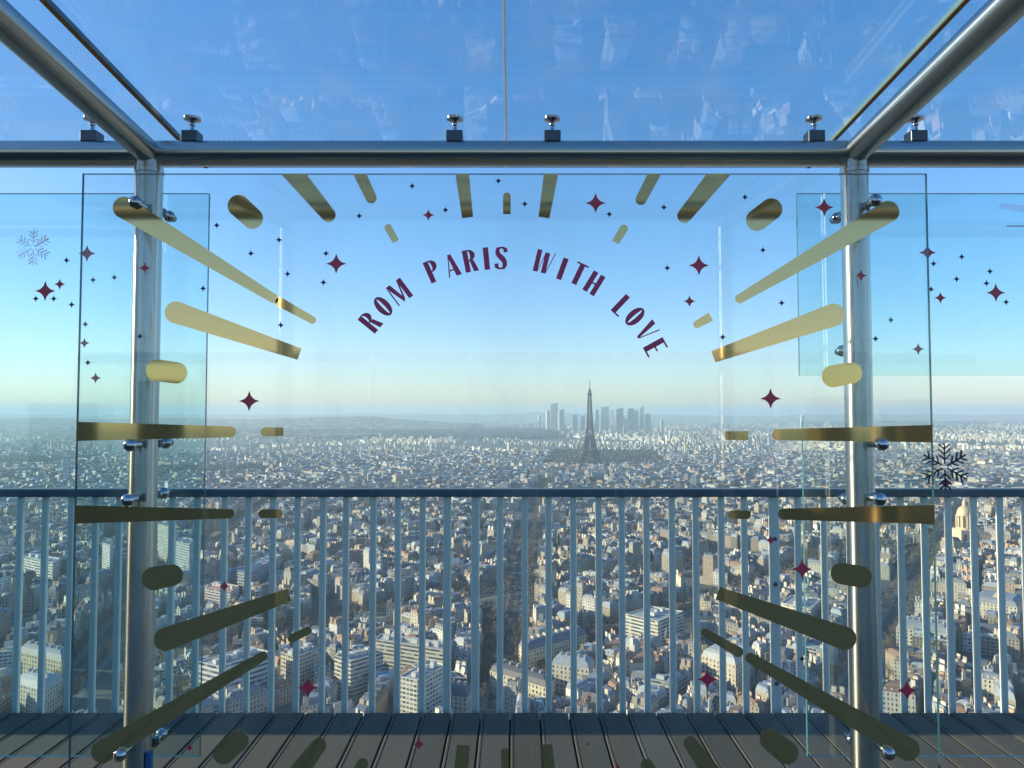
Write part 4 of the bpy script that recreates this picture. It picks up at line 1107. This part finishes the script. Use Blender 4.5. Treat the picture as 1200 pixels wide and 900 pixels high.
for chh, px, py in [('R', 434, 377), ('O', 449, 359), ('M', 468, 342), ('P', 507, 317.5), ('A', 530, 311), ('R', 551, 305.5), ('I', 570, 303), ('S', 587, 302.5), ('W', 638, 307), ('I', 659, 315), ('T', 678, 321), ('H', 696, 332), ('L', 729, 358), ('O', 744, 371), ('V', 758, 388), ('E', 768, 407)]:
    up = Vector((px - 590, 504 - py)).normalized(); rt_ = Vector((up.y, -up.x)); wd, ps = GL[chh]
    p = P(px, py, FY); m = hL * FY / F
    for q in ps:
        LET.poly2([(p.x + ((a - wd / 2) * rt_.x + (b_ - .5) * up.x) * m, p.z + ((a - wd / 2) * rt_.y + (b_ - .5) * up.y) * m) for a, b_ in q])
        LET.k %= 7
LET.mb.build('lettering', M['plum'], centre, merge=False)

t = empty('rooftop_block', (-11, -3, 0), 'dark clad plant room block standing on the deck left behind the camera', 'plant room')  # added block out of view, throws the deck behind the camera into shade
mb = MB(); mb.box((-13, -6, 0), (-9, 2.75, 4.3)); mb.build('wall', simple('shade_block_dark', (.07, .075, .08), .6), t)
mb = MB(); mb.box((-13.1, -6.1, 4.302), (-8.9, 2.8, 4.42)); mb.build('roof', M['dark_steel'], t)
tag(None or (lambda b: (b.box((-13, -5.25, 0), (13, -5.10, .60)), b.build('parapet', simple('dark_reflection_wall', (.16, .14, .11), .7)))[1])(MB()), 'low dark parapet along the opposite deck edge', 'parapet')  # added dark wall out of view, darkens what foil and glass reflect
for k, (x0, x1, hgt, lab) in enumerate(((-6.4, -5.5, 1.62, 'dark green equipment cabinet at the far left of the opposite deck edge'), (-4.75, -4.35, 1.9, 'narrow dark cabinet on the opposite deck edge left of the middle'), (3.9, 4.3, 1.7, 'narrow dark cabinet on the opposite deck edge right of the middle'), (4.9, 6.3, 1.66, 'wide dark green equipment cabinet at the right of the opposite deck edge'))):  # added boxes out of view, give the gold bars dark reflections
    t = empty('cabinet', ((x0 + x1) / 2, -4.5, 0), lab, 'cabinet')
    mb = MB(); mb.box((x0, -4.75, .05), (x1, -4.3, hgt)); mb.build('body', simple('reflection_box_paint', (.04, .045, .035), .6), t, bevel=.01)
    mb = MB(); mb.box((x0 + .04, -4.298, .12), (x1 - .04, -4.285, hgt - .08)); d_ = mb.build('door', simple('reflection_box_door', (.06, .055, .04), .5), t, bevel=.004)
    mb = MB(); mb.box((x1 - .12, -4.2845, hgt * .5), (x1 - .09, -4.25, hgt * .5 + .14)); mb.build('handle', M['dark_steel'], d_)
# --- far side of the terrace, behind the camera: wind screens and railing seen as reflections
for k, (x0, x1) in enumerate(((-6.2, -4.2), (-4.15, -1.93), (-1.89, -.60), (-.56, .31), (.35, 1.38), (1.42, 3.58), (3.62, 4.9), (4.94, 6.6))):
    t = empty('wind_screen', (x0, -5, 0), f'{ordn(k + 1)} framed glass wind screen from the left on the opposite deck edge', 'wind screen', 'wind screens on the opposite edge')
    mb = MB(); mb.box((x0, -5.006, .25), (x1, -4.994, 2.17)); mb.m = [1, 1, 0, 1, 0, 1]; mb.build('pane', [M['side_glass'], M['edge']], t)
    mb = MB(); mb.box((x0 - .018, -5.03, 0), (x0 - .002, -4.97, 2.17)); mb.build('mullion', M['white'], t)
    mb = MB(); mb.box((x0, -5.03, 2.172), (x1, -4.97, 2.32)); mb.build('top_rail', M['paint'], t)
    mb = MB(); mb.box((x0, -5.045, .62), (x1, -5.01, .70)); mb.build('mid_rail', M['paint'], t)
